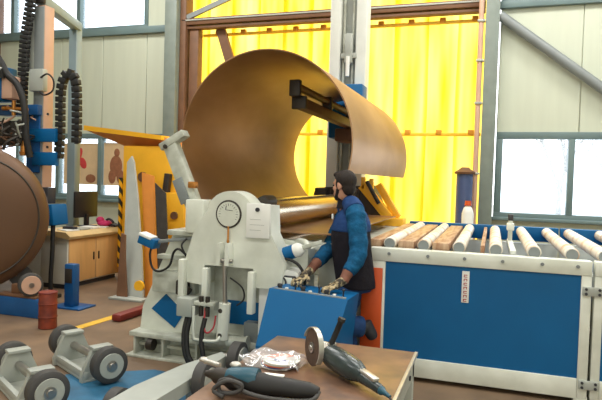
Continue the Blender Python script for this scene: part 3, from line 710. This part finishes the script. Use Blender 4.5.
for k, (yy, ln, mm, lb) in enumerate(((7.0, .22, 'paper', 'grey paper sheets at the near end of the cabinet top'), (7.26, .2, 'greypaint', 'grey folder lying in the middle of the cabinet top'), (7.5, .2, 'paper', 'white papers in front of the monitor on the cabinet'), (7.74, .18, 'paper', 'white papers near the pink cloth on the cabinet'))):
    o = MB().box(-6.14, -5.9, yy, yy+ln, .845, .86+.008*(k % 3), .003, Matrix.Rotation(.2*(k-1.5), 3, 'Z')).build('paper_stack', mm); tag(o, lb, 'papers')
o = MB().box(-6.16, -5.96, 7.14, 7.24, .845, .9, .01).build('desk_tray', 'ink'); tag(o, 'black tray among the papers on the cabinet top', 'tray')
# posters on the glass
def poster(x0, x1, z0, z1, label, fig):
    p = thing('poster', label, 'poster', ((x0+x1)/2, 11.0, z0))
    MB().box(x0, x1, 11.035, 11.045, z0, z1).build('sheet', 'beige_fig', p)
    fig(p)
def f1(p):
    MB().ell((-9.12, 11.033, 2.1), .1, .006, .22, Matrix.Rotation(.5, 3, 'Y'), 14).ell((-8.97, 11.033, 1.95), .09, .006, .14, Matrix.Rotation(-.5, 3, 'Y'), 12).ell((-9.25, 11.033, 2.25), .07, .006, .12, n=12).build('print', 'posterred', p)
    MB().ell((-8.75, 11.033, 1.6), .14, .006, .1, n=14).build('print', 'figbrown', p)
def f2(p):
    MB().ell((-8.07, 11.033, 1.9), .17, .006, .24, n=14).ell((-8.05, 11.03, 2.2), .075, .006, .095, n=14).ell((-8.17, 11.032, 1.66), .1, .006, .16, n=12).ell((-7.95, 11.032, 1.66), .1, .006, .16, n=12).build('print', 'figbrown', p)
poster(-9.5, -8.52, 1.46, 2.4, 'sandy poster with a red figure on the window left of the mullion', f1)
poster(-8.4, -7.45, 1.46, 2.42, 'sandy poster with a brown seated figure on the window right of the mullion', f2)

# ------------------------------------------------------------------ left: yellow machine and leaning sheets
ym = thing('yellow_machine', 'yellow machine cabin with a slanted canopy behind the bending machine', 'machine', (-5.1, 8.4, 0))
MB().box(-5.72, -4.4, 8.0, 9.0, 0, 2.18, .02).build('body', 'yellow', ym)
MB().prism([(-6.42, 2.42), (-6.42, 2.5), (-4.95, 2.34), (-4.95, 2.27)], 'Y', 7.9, 8.2).build('canopy', 'yellow', ym)
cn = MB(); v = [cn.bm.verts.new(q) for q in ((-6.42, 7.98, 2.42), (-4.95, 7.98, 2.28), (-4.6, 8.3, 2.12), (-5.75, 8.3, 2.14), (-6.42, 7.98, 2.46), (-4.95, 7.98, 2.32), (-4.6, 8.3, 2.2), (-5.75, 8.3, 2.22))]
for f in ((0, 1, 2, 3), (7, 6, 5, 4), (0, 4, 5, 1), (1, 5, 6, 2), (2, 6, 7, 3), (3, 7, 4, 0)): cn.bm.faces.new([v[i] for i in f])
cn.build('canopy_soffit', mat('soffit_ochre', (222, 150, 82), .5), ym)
MB().box(-4.92, -4.5, 7.86, 8.0, .4, 1.45, .015).build('side_box', 'yellow', ym)
MB().cyl((-5.33, 7.96, 1.68), (-5.33, 8.01, 1.68), .08, n=20).build('grommet', 'brown', ym)
MB().cyl((-4.66, 7.83, 1.1), (-4.66, 7.87, 1.1), .06, n=18).build('grommet', 'brown', ym)
MB().cyl((-5.2, 7.98, 1.55), (-5.2, 8.01, 1.55), .04, n=14).build('grommet', 'brown', ym)
MB().box(-5.765, -5.72, 7.96, 8.02, .2, 1.66, .004).build('hazard_strip', 'hazard', ym)
MB().box(-4.98, -4.88, 7.9, 7.99, .2, 1.75, .01, Matrix.Rotation(.12, 3, 'Y')).build('brace', 'dark', ym)
def sheet(name, poly, y, lean, m, label, th=.012):
    b = MB().prism(poly, 'Y', 0, th)
    zmin = min(p[1] for p in poly)
    for v_ in b.bm.verts: v_.co.y += y+(v_.co.z-zmin)*lean
    return tag(b.build(name, m), label, 'steel sheet', 'offcut sheets leaning on the yellow machine')
sheet('steel_sheet', [(-4.83, 0), (-4.5, 0), (-4.71, .6), (-5.0, 1.35), (-5.24, 1.9), (-5.31, 2.0), (-5.36, 1.9), (-5.08, .9)], 6.8, .42, 'greypaint', 'tall pointed pale grey steel sheet leaning against the yellow machine', .04)
sheet('steel_sheet', [(-4.87, 0), (-4.7, 0), (-4.83, .55), (-4.88, .86), (-4.95, .88)], 6.72, .22, 'brown', 'narrow brown steel sheet leaning in front of the tall grey sheet', .03)
sheet('steel_sheet', [(-4.59, 0), (-4.38, 0), (-4.65, .8), (-4.93, 1.7), (-5.16, 1.75)], 7.0, .4, mat('oxide_ochre', (206, 128, 40), .55), 'ochre steel sheet leaning right of the tall grey sheet', .02)
sheet('steel_sheet', [(-4.3, 0), (-4.18, 0), (-4.36, .8), (-4.55, 1.45), (-4.77, 1.6)], 6.9, .35, 'dark', 'dark narrow steel sheet leaning beside the yellow side box', .02)
o = MB().cyl((-4.6, 6.845, .17), (-4.6, 6.88, .17), .075, n=26).build('reflector_disc', 'yellow'); 
o2 = MB().box(-4.93, -4.4, 6.62, 6.8, 0, .03, .006).build('floor_shoe', 'greypaint'); tag(o2, 'flat grey steel shoe on the floor under the leaning sheets', 'plate')
tag(o, 'round orange disc at the foot of the tall grey leaning sheet', 'disc')

# ------------------------------------------------------------------ floor: line, red beam, blue plate
b = MB(); b.prism([(-4.36, 5.0), (-4.24, 5.0), (-4.08, 7.3), (-4.2, 7.3)], 'Z', .0, .004)
struct(b.build('trim_12', 'linepaint'))
o = MB().box(-4.12, -3.98, 5.62, 6.9, .0, .09, .03, Matrix.Rotation(-.04, 3, 'Z')).build('red_beam', 'red'); tag(o, 'dark red hollow beam lying on the floor beside the yellow line', 'beam')
struct(MB().prism([(-3.36, 3.96), (-2.75, 4.36), (-1.9, 4.3), (-1.6, 3.2), (-2.4, 2.5), (-2.95, 3.5)], 'Z', 0, .006).build('trim_13', 'floorblue'))

# ------------------------------------------------------------------ pipe roller stands on the floor
def stand(loc, rz, half, label):
    s = thing('roller_stand', label, 'roller stand', (*loc, 0), rz, 'pipe roller stands on the floor', local=True)
    MB().box(-half+.12, half-.12, -.15, .15, .006, .03, .005).box(-half+.12, half-.12, -.15, -.11, .03, .09, .005).box(-half+.12, half-.12, .11, .15, .03, .09, .005).build('base_channel', 'greypaint', s)
    for sg_ in (-1, 1):
        x0 = sg_*(half-.15)
        MB().prism([(-.17, .006), (.17, .006), (.17, .06), (.075, .27), (-.075, .27), (-.17, .06)], 'X', x0-.025, x0+.025).box(x0-.05, x0+.05, -.085, .085, .26, .285, .004).build('bracket', 'greypaint', s)
        wx = sg_*half
        t_ = MB().lathe((wx-.055, 0, .16), (wx+.055, 0, .16), [(0, .09), (.02, .125), (.14, .145), (.86, .145), (.98, .125), (1, .09)], 40).build('tyre', 'rubber', s)
        h_ = MB().lathe((wx-.058, 0, .16), (wx+.058, 0, .16), [(0, .05), (.02, .1), (.3, .1), (.7, .1), (.9, .108), (1, .1)], 32).build('hub', 'hub', t_)
        MB().lathe((wx+sg_*.056, 0, .16), (wx+sg_*.08, 0, .16), [(0, .045), (.3, .045), (.4, .028), (1, .024)], 20).build('axle_nut', 'steel', t_)
    MB().cyl((-half+.14, 0, .16), (half-.14, 0, .16), .032, n=20).build('axle', 'steel', s)
    return s
s1 = stand((-3.29, 4.13), math.radians(-27.9), .44, 'grey two-wheeled roller stand in the middle of the floor, the one farther off')
dup(s1, (-3.31, 3.5, 0), math.radians(-30.6), 'grey two-wheeled roller stand cut by the bottom left corner')
tr3 = thing('pipe_trolley', 'low grey trolley with rubber wheels beside the workbench', 'trolley', (-1.9, 3.5, 0))
MB().prism([(-2.16, 2.6), (-1.92, 2.6), (-1.9, 3.3), (-1.905, 4.02), (-1.98, 4.1), (-2.1, 3.7), (-2.17, 3.2)], 'Z', .24, .33).build('deck', 'greypaint', tr3)
for y0 in (2.75, 3.75): MB().box(-2.1, -1.96, y0, y0+.1, 0, .24, .01).build('foot', 'midgrey', tr3)
for wx, wy, zc, sd_ in ((-1.835, 4.08, .3, 1), (-1.84, 3.55, .3, 1), (-2.24, 3.12, .2, -1)):
    ty = MB().lathe((wx-.045, wy, zc), (wx+.045, wy, zc), [(0, .1), (.1, .13), (.9, .13), (1, .1)], 36).build('tyre', 'rubber', tr3)
    MB().lathe((wx-.052, wy, zc), (wx+.052, wy, zc), [(0, .09), (1, .09)], 28).build('hub', 'hub', ty)
    MB().cyl((wx-.14*sd_, wy, zc), (wx, wy, zc), .03, n=12).build('axle', 'steel', tr3)

# ------------------------------------------------------------------ blue control console
co = thing('control_console', 'blue sheet-metal control console the worker operates', 'console', (-1.33, 4.35, 0))
hs = MB(); F = [(-1.66, 4.02, .44), (-1.06, 4.0, .44), (-1.0, 4.2, .815), (-1.632, 4.2, .85)]
B_ = [(-1.6, 4.6, .44), (-1.04, 4.6, .44), (-1.0, 4.6, .8), (-1.6, 4.6, .83)]
F0 = [(-1.66, 4.0, .12), (-1.06, 4.0, .12)]; B0 = [(-1.6, 4.6, .12), (-1.04, 4.6, .12)]
v = [hs.bm.verts.new(p) for p in F0+F+B0+B_]
for f in ((0, 1, 3, 2), (2, 3, 4, 5), (6, 8, 9, 7), (8, 11, 10, 9), (5, 4, 10, 11), (0, 2, 8, 6), (2, 5, 11, 8), (1, 7, 9, 3), (3, 9, 10, 4), (0, 6, 7, 1)): hs.bm.faces.new([v[i] for i in f])
hs.build('housing', 'blue', co, ang=20)
MB().box(-1.5, -1.16, 4.1, 4.5, 0, .12, .01).build('plinth', 'dark', co)
MB().bar((-1.6, 4.23, .845), (-1.02, 4.23, .818), .03, .016, (0, 0, 1), .003).build('rim', 'midgrey', co)
for k in range(9):
    xx = -1.58+k*.065; zz = .838-k*.0025
    if k % 3 == 0: MB().lathe((xx, 4.3, zz-.004), (xx, 4.3, zz+.035), [(0, .018), (.5, .016), (.6, .022), (1, .02)], 14).build('knob', 'ink', co)
    elif k % 3 == 1: MB().cyl((xx, 4.28, zz-.004), (xx, 4.28, zz+.014), .014, n=14).build('push_button', 'paper', co)
    else:
        MB().cyl((xx, 4.3, zz-.004), (xx+.005, 4.29, zz+.045), .006, n=8).ell((xx+.005, 4.29, zz+.05), .012, .012, .012, n=10).build('lever', 'ink', co)

# ------------------------------------------------------------------ workbench and tools
bn = thing('workbench', 'steel workbench with a scuffed brown top and grey frame, nearest the camera', 'workbench', (-.75, 2.4, 0))
MB().box(-1.15, -.35, 1.62, 3.11, .77, .8, .004).build('top', 'bench', bn)
MB().box(-.362, -.345, 1.62, 3.11, .785, .803, .002).build('edge_strip', 'alu', bn)
fr_ = MB().box(-1.13, -.36, 3.04, 3.09, .68, .77).box(-1.13, -.36, 1.64, 1.69, .68, .77).box(-.41, -.36, 1.64, 3.09, .68, .77).box(-1.13, -1.08, 1.64, 3.09, .68, .77).box(-1.13, -1.08, 1.64, 3.09, .18, .23).box(-.41, -.36, 1.64, 3.09, .18, .23)
fr_.build('frame', 'greypaint', bn)
for xx in (-1.13, -.42):
    for yy in (1.64, 3.03): MB().box(xx, xx+.06, yy, yy+.06, 0, .77, .004).build('leg', 'greypaint', bn)
MB().cyl((-.362, 2.9, .725), (-.352, 2.9, .725), .012, n=10).build('bolt', 'ink', bn)

# angle grinder: local x axis along the body, disc at -x
gr = thing('angle_grinder', 'grey-green angle grinder with a brown cutting disc and steel guard on the bench', 'angle grinder', (-.655, 2.6, .8), math.radians(-42), None, local=True); gr.scale = (.83, .83, .83)
def R3(axis, deg): return Matrix.Rotation(math.radians(deg), 3, axis)
gb = MB().lathe((-.1, 0, .086), (.24, 0, .066), [(0, .045), (.04, .06), (.2, .066), (.5, .068), (.75, .062), (.9, .048), (1, .032)], 28)
gb.build('motor_body', 'tool', gr)
MB().lathe((.22, 0, .058), (.4, 0, .04), [(0, .03), (.1, .034), (.6, .027), (.9, .026), (1, .018)], 22).build('handle', 'tool', gr)
MB().box(.22, .36, -.02, .02, .075, .095, .008, R3('Y', 6)).build('trigger_strip', 'alu', gr)
MB().lathe((.39, 0, .041), (.47, 0, .03), [(0, .02), (.15, .024), (.4, .013), (1, .009)], 14).build('cord_sleeve', 'teal', gr)
gh = MB().lathe((-.17, 0, .1), (-.09, 0, .078), [(0, .03), (.3, .046), (1, .046)], 24).ell((-.155, 0, .1), .04, .045, .046, n=18)
gh.build('gear_head', 'alu', gr)
# spindle axis: mostly -x (towards the left of the picture)
sp = Vector((-.2, .0, .118)); sx = Vector((-.12, -1, .06)).normalized()
sp = Vector((-.16, -.02, .112))
dsc = sp+sx*.05
MB().lathe(dsc-sx*.003, dsc+sx*.003, [(0, .105), (1, .105)], 48).build('cutting_disc', 'disc', gr)
MB().lathe(sp-sx*.02, dsc+sx*.02, [(0, .02), (.6, .022), (.7, .022), (.75, .03), (.9, .03), (.92, .016), (1, .014)], 20).build('spindle_nut', 'steel', gr)
u_, v_ = basis(sx)
if v_.z < 0: v_ = -v_
gd = MB(); nn = 26; ring = []
side = sx.cross(v_)
for i in range(nn+1):
    a = math.radians(-70+200*i/nn)
    d = v_*math.cos(a)+side*math.sin(a)*-1
    row = [dsc+sx*.012+d*.112, dsc+sx*.012+d*.118, dsc-sx*.018+d*.118, dsc-sx*.024+d*.03, dsc-sx*.018+d*.03, dsc-sx*.012+d*.112]
    ring.append([gd.bm.verts.new(p) for p in row])
for a, b2 in zip(ring, ring[1:]):
    for k in range(6): gd.bm.faces.new((a[k], a[(k+1) % 6], b2[(k+1) % 6], b2[k]))
gd.bm.faces.new(ring[0]); gd.bm.faces.new(ring[-1][::-1])
gd.build('disc_guard', 'alu', gr)
sh0 = Vector((-.13, .03, .12)); sh1 = Vector((-.09, .08, .29))
MB().lathe(sh0, sh1, [(0, .012), (.1, .012), (.12, .02), (.2, .017), (.85, .017), (.9, .024), (1, .022)], 18).build('side_handle', 'black', gr)
MB().cyl((-.125, .03, .11), (-.12, .06, .14), .014, n=12).build('handle_boss', 'alu', gr)
MB().tube([(.46, 0, .032), (.54, -.02, .012), (.62, -.03, .008), (.75, -.05, .007), (.9, -.12, .007)], .006, 8).build('power_cord', 'black', gr)

# second grinder, foreground left
g2 = thing('straight_grinder', 'long black power grinder with a coiled grey cord at the near edge of the bench', 'power tool', (-.92, 2.22, .8), math.radians(8), None, local=True)
MB().lathe((-.12, 0, .05), (.28, -.02, .04), [(0, .03), (.05, .042), (.4, .046), (.6, .04), (.9, .034), (1, .02)], 24).build('motor_body', 'black', g2)
MB().lathe((-.13, .01, .055), (.02, .0, .06), [(0, .03), (.2, .044), (.8, .05), (1, .046)], 22).build('gear_head', 'teal', g2)
MB().lathe((-.22, .02, .06), (-.12, .01, .055), [(0, .012), (.3, .02), (.5, .035), (1, .036)], 20).build('collet', 'dark', g2)
MB().cyl((-.17, .06, .085), (-.25, .1, .085), .012, n=12).ell((-.26, .105, .09), .022, .018, .012, n=12).build('lever', 'alu', g2)
MB().ell((-.09, .03, .105), .026, .02, .014, n=14).build('lock_button', 'alu', g2)
MB().box(.04, .13, -.012, .012, .083, .09, .003, R3('Z', -4)).build('label_plate', 'paper', g2)
MB().tube([(.28, -.02, .04), (.25, -.07, .02), (.1, -.075, .014), (-.02, -.07, .03), (-.08, -.065, .07), (-.13, -.06, .06), (-.12, -.075, .02), (-.05, -.08, .03), (-.03, -.08, .06), (-.09, -.085, .075), (-.15, -.08, .03), (-.1, -.1, .012)], .009, 10).build('power_cord', 'rubber', g2)

# bag of grinding discs
bg = thing('disc_bag', 'clear plastic bag of colourful grinding discs on the bench', 'bag', (-.96, 2.62, .8))
b = MB(); nu, nv = 22, 22; gridv = []
for j in range(nv):
    row = []
    for i in range(nu):
        u2 = i/(nu-1)*2-1; v2 = j/(nv-1)*2-1
        h = .055*(1-max(abs(u2)**4, abs(v2)**4))+.055*max(0, abs(u2)-.62)/.38*(.6+.4*math.sin(v2*5))*(.5+.5*math.sin(u2*9+1))+.008*math.sin(7*u2+3*v2)*math.cos(6*v2)
        if u2 < -.75: h += .05*(u2+.75)/-.25*(.5-.5*v2)
        row.append(b.bm.verts.new((-.975+u2*(.145+.01*math.sin(4*v2)), 2.62+v2*.1, .802+max(.006, h))))
    gridv.append(row)
for j in range(nv-1):
    for i in range(nu-1): b.bm.faces.new((gridv[j][i], gridv[j][i+1], gridv[j+1][i+1], gridv[j+1][i]))
b.build('film', 'film', bg, ang=180)
for k, (m_, lb) in enumerate((('paper', 'white'), ('cyan', 'blue'), ('orangep', 'orange'), ('paper', 'white'), ('cyan', 'blue'))):
    o = MB(); z = .802+k*.0075
    o.lathe((-.955+.006*k, 2.61-.004*k, z), (-.955+.006*k, 2.61-.004*k, z+.005), [(0, .088), (1, .088)], 40)
    tag(o.build('grinding_disc', m_), ['lowest white grinding disc in the clear bag on the bench', 'lower blue-printed grinding disc in the clear bag', 'orange-printed grinding disc in the clear bag', 'white grinding disc near the top in the clear bag', 'topmost grinding disc, printed blue and orange, in the clear bag'][k], 'grinding disc', 'discs in the plastic bag')
tp = bpy.data.objects['grinding_disc.004']; tp.data.materials[0] = M['paper']
c0 = Vector((-.931, 2.594, .8372))
pr = MB(); seg = [pr.bm.verts.new(c0+Vector((r*math.cos(math.radians(a)), r*math.sin(math.radians(a)), 0.001))) for r, rng in ((.084, range(60, 190, 10)), (.04, range(180, 50, -10))) for a in rng]
pr.bm.faces.new(seg); pr.build('disc_print', 'orangep', tp)
pr = MB(); seg = [pr.bm.verts.new(c0+Vector((r*math.cos(math.radians(a)), r*math.sin(math.radians(a)), 0.001))) for r, rng in ((.045, range(200, 340, 10)), (.02, range(330, 190, -10))) for a in rng]
pr.bm.faces.new(seg); pr.build('disc_print', 'cyan', tp)

# ------------------------------------------------------------------ the worker
mn = thing('person', 'bearded worker in blue overalls and dark vest leaning on the blue console', 'person', (-1.17, 4.93, 0))
fc = Vector((-.93, -.36, 0)).normalized()       # chest faces
sd = Vector((-.36, .93, 0)).normalized()        # towards his right shoulder
hip = Vector((-1.08, 4.87, .92)); nk = Vector((-1.185, 4.86, 1.5))
Ls, Le, Lw = Vector((-1.07, 4.69, 1.42)), Vector((-1.02, 4.6, 1.12)), Vector((-1.1, 4.47, .915))
Rs, Re, Rw = Vector((-1.24, 5.05, 1.42)), Vector((-1.375, 5.06, 1.12)), Vector((-1.44, 4.66, .945))
Lh0, Lh1 = Lw, Vector((-1.17, 4.38, .865)); Rh0, Rh1 = Rw, Vector((-1.48, 4.5, .88))
hd_ = Vector((-.9, .42, -.08)).normalized()    # face looks
hs_ = hd_.cross(Vector((0, 0, 1))).normalized()*-1; hu = hd_.cross(hs_)
if hu.z < 0: hu = -hu
Hc = Vector((-1.215, 4.83, 1.665))
rotH = Matrix((hd_, hs_, hu)).transposed()     # local x forward, y side, z up
def hp(x, y, z): return Hc+hd_*x+hs_*y+hu*z
# body: head, neck, trunk and limbs in one surface
b = MB()
b.ell(hp(-.01, 0, .035), .098, .076, .088, rotH, 26).ell(hp(.03, 0, -.03), .07, .062, .095, rotH, 24).ell(hp(.05, 0, -.085), .048, .046, .04, rotH, 20)
b.lathe(hp(.09, 0, .025), hp(.118, 0, -.03), [(0, .008), (.7, .016), (1, .012)], 12)
b.ell(hp(.1, 0, -.06), .014, .026, .009, rotH, 12).ell(hp(.1, 0, -.074), .012, .022, .008, rotH, 12)
b.ell(hp(.085, 0, .03), .02, .05, .012, rotH, 14)
for s_ in (-1, 1):
    b.ell(hp(-.008, .077*s_, -.005), .022, .01, .034, rotH, 14)
    b.ell(hp(.062, .04*s_, -.02), .025, .02, .02, rotH, 12)
b.tube([Hc+Vector((.01, .01, -.06)), (nk+Hc)/2+Vector((.01, .01, -.03)), nk+Vector((0, 0, -.05))], .056, 18, 4, [.052, .054, .07])
b.loft([(hip+Vector((0, 0, z))+fc*o_, sd*a, fc*c) for z, a, c, o_ in ((-.08, .12, .09, 0), (.0, .14, .1, 0), (.15, .13, .09, .02), (.35, .14, .09, .04), (.48, .12, .075, .05), (.56, .06, .055, .06))])
b.tube([Ls, Le, Lw], .04, 14, 4, [.05, .042, .03]); b.tube([Rs, Re, Rw], .04, 14, 4, [.05, .042, .03])
Lk, La = Vector((-1.26, 4.67, .5)), Vector((-1.0, 4.81, .47)); Rk, Ra = Vector((-1.19, 4.93, .5)), Vector((-1.14, 4.97, .1))
Lhp, Rhp = hip+Vector((.0, -.08, -.08)), hip+Vector((-.05, .08, -.08))
b.tube([Lhp, Lk], .06, 14, 4, [.07, .05]); b.tube([Rhp, Rk, Ra], .06, 14, 4, [.075, .052, .04]); b.tube([Lk, La], .05, 14, 4, [.048, .036])
b.build('body', 'skin', mn, remesh=.008, smooth=3)
for s_ in (-1, 1): MB().ell(hp(.083, .034*s_, .008), .012, .013, .009, rotH, 12).build('eye', 'eye', mn)
# hair and beard
b = MB(); b.ell(hp(-.02, 0, .045), .104, .084, .094, rotH, 30)
for v0 in list(b.bm.verts):
    q = v0.co-Hc; x_, z_ = q.dot(hd_), q.dot(hu)
    lim = .06 if x_ > .04 else (.035 if x_ > .0 else -.06-.25*(x_+.0))
    if z_ < lim and x_ > -.015: v0.co -= hu*0; v0.co = Hc+(v0.co-Hc)*.86
b.ell(hp(-.055, 0, -.02), .055, .066, .07, rotH, 22)
for s_ in (-1, 1): b.ell(hp(.022, .064*s_, .02), .016, .012, .045, rotH, 12)
b.ell(hp(.045, 0, .1), .055, .055, .03, rotH, 18)
b.build('hair', 'hair', mn, remesh=.007, smooth=2)
b = MB()
b.ell(hp(.052, 0, -.097), .05, .048, .034, rotH, 20)
for s_ in (-1, 1): b.tube([hp(.02, .062*s_, -.02), hp(.03, .058*s_, -.06), hp(.06, .035*s_, -.09)], .016, 10, 4)
b.tube([hp(.1, -.026, -.05), hp(.108, 0, -.046), hp(.1, .026, -.05)], .006, 8, 3)
b.build('beard', 'hair', mn, remesh=.007, smooth=2)
# jacket with sleeves
b = MB()
b.loft([(hip+Vector((0, 0, z))+fc*o_, sd*a, fc*c) for z, a, c, o_ in ((-.1, .185, .135, 0), (.05, .18, .13, .01), (.2, .185, .13, .025), (.4, .2, .125, .045), (.5, .175, .105, .055), (.56, .1, .075, .06), (.61, .075, .07, .065))], 28)
def wr_(pts, rr, k):
    P = crom(pts, 10); m_ = len(P)-1; rd2 = random.Random(k)
    out_ = []
    for i in range(m_+1):
        x2 = i/m_*(len(rr)-1); j = min(int(x2), len(rr)-2); out_.append((rr[j]+(rr[j+1]-rr[j])*(x2-j))*(1+.05*math.sin(i*1.9+k)+rd2.uniform(-.02, .02)))
    return P, out_
for (p, k) in (([Ls+(nk-Ls)*.25, Ls, Le, Le.lerp(Lw, .72)], 1), ([Rs+(nk-Rs)*.25, Rs, Re, Re.lerp(Rw, .72)], 2)):
    P, rr = wr_(p, [.075, .085, .075, .055], k); b.tube(P, .07, 20, 1, rr)
b.build('jacket', 'jacket', mn, remesh=.011, smooth=2)
b = MB()
vs_ = [(-.12, .205, .17, .01), (-.05, .2, .17, .02), (.05, .195, .172, .035), (.2, .2, .172, .06), (.33, .205, .17, .07), (.43, .2, .155, .065)]
b.loft([(hip+Vector((0, 0, z))+fc*o_, sd*a, fc*c) for z, a, c, o_ in vs_], 32)
vest = b.build('vest', 'vest', mn, remesh=.011, smooth=2)
b = MB()
b.loft([(hip+Vector((0, 0, z))+fc*o_, sd*a, fc*c) for z, a, c, o_ in ((.36, .21, .175, .07), (.44, .2, .16, .065), (.51, .165, .125, .06), (.555, .115, .09, .06), (.585, .088, .08, .06))], 32)
for s0, s1 in ((Ls, nk), (Rs, nk)): b.tube([s0.lerp(s1, .12)+Vector((0, 0, .025)), s0.lerp(s1, .6)+Vector((0, 0, .045)), s1+Vector((0, 0, .0))], .07, 16, 4, [.09, .078, .06])
b.build('yoke', 'yoke', vest, remesh=.011, smooth=2)
b = MB(); b.loft([(nk+Vector((0, 0, z))+fc*.01, sd*a, fc*a) for z, a in ((-.03, .088), (.01, .082), (.045, .078))], 24, False)
b.build('collar', 'vest', vest)
ch_ = hip+Vector((0, 0, .44))+fc*.235-sd*.02+Vector((0, 0, .02))
MB().box(-.028, .028, -.006, .006, -.022, .022, .004, Matrix((sd, fc, Vector((0, 0, 1)))).transposed(), (0, 0, 0)).build('tmp', 'paper')
lg = bpy.data.objects['tmp']; lg.name = 'chest_patch'; lg.data.name = 'chest_patch'; lg.parent = vest; lg.location = ch_-ORG['person']; 
# trousers
b = MB()
b.loft([(hip+Vector((0, 0, z)), sd*a, fc*c) for z, a, c in ((-.16, .12, .12), (-.1, .18, .14), (.0, .185, .135), (.08, .17, .12))], 26)
for p, rr, k in (([Lhp, Lhp.lerp(Lk, .5), Lk+Vector((-.01, -.02, 0))], [.095, .1, .09], 4), ([Rhp, Rhp.lerp(Rk, .5), Rk, Rk.lerp(Ra, .5), Ra+Vector((0, 0, .02))], [.095, .1, .085, .082, .078], 5), ([Lk+Vector((-.01, -.01, 0)), Lk.lerp(La, .4), La], [.092, .098, .085], 6)):
    P, r2 = wr_(p, rr, k); b.tube(P, .09, 20, 1, r2)
b.build('trousers', 'trouser', mn, remesh=.011, smooth=2)
# boots
def boot(an, toe, upv, nm='boot'):
    an, toe = Vector(an), Vector(toe); d = (toe-an).normalized(); b = MB()
    b.tube([an-Vector(upv)*.0+Vector(upv)*.06, an-Vector(upv)*.04], .058, 16, 1)
    b.tube([an-Vector(upv)*.05-d*.06, an-Vector(upv)*.05+d*.04, an-Vector(upv)*.055+d*.07, an-Vector(upv)*.06+d*(.1 if d.z < -.5 else .17)], .05, 16, 4, [.042, .052, .05, .036])
    b.build(nm, 'boot', mn, remesh=.008, smooth=2)
boot(Ra+Vector((0, 0, .02)), Ra+fc*.2+Vector((0, 0, .02)), (0, 0, 1))
boot(La+Vector((-.005, .0, .0)), La+Vector((.04, .02, -.12)), Vector((-.86, -.3, .1)).normalized())
# gloves: palm, four unequal bent fingers and a thumb, rooted in a cuff
def glove(w0, w1, up_, thumb_side, spread, nm):
    w0, w1 = Vector(w0), Vector(w1); d = (w1-w0).normalized(); s = d.cross(Vector((0, 0, 1))).normalized(); u3 = s.cross(d)
    if u3.z < 0: u3 = -u3
    pc_ = w0.lerp(w1, .75); b = MB()
    b.tube([w0-d*.01, w0+d*.03, pc_], .03, 16, 3, [.036, .036, .034])
    b.ell(pc_+d*.02, .05, .043, .019, Matrix((d, s, u3)).transposed(), 18)
    L = [.062, .074, .07, .054]
    for k in range(4):
        o_ = (k-1.5)*.0235; base = pc_+d*.058+s*o_*-thumb_side*1+u3*.003
        dd = (d+s*(-thumb_side)*o_*spread*12).normalized(); l = L[k]
        b.tube([base-d*.02, base+dd*l*.4+u3*.012, base+dd*l*.78+u3*.0, base+dd*l-u3*.026], .0105, 12, 4, [.0115, .011, .01, .009])
    tb_ = pc_+s*thumb_side*.036-d*.015
    b.tube([tb_-s*thumb_side*.012, tb_+s*thumb_side*.022+d*.016, tb_+s*thumb_side*.034+d*.045-u3*.012, tb_+s*thumb_side*.032+d*.066-u3*.026], .012, 12, 4, [.016, .0135, .012, .01])
    g_ = b.build(nm, 'glove', mn, remesh=.0045, smooth=2)
    return g_
glove(Lw, Lh1, None, 1, .35, 'glove'); glove(Rw, Rh1, None, -1, .45, 'glove')
for a_, w_ in ((Le, Lw), (Re, Rw)):
    MB().tube([a_.lerp(w_, .66), a_.lerp(w_, .85), w_+(w_-a_).normalized()*.012], .04, 18, 3, [.05, .042, .039]).build('forearm_cuff', 'cuff', mn)
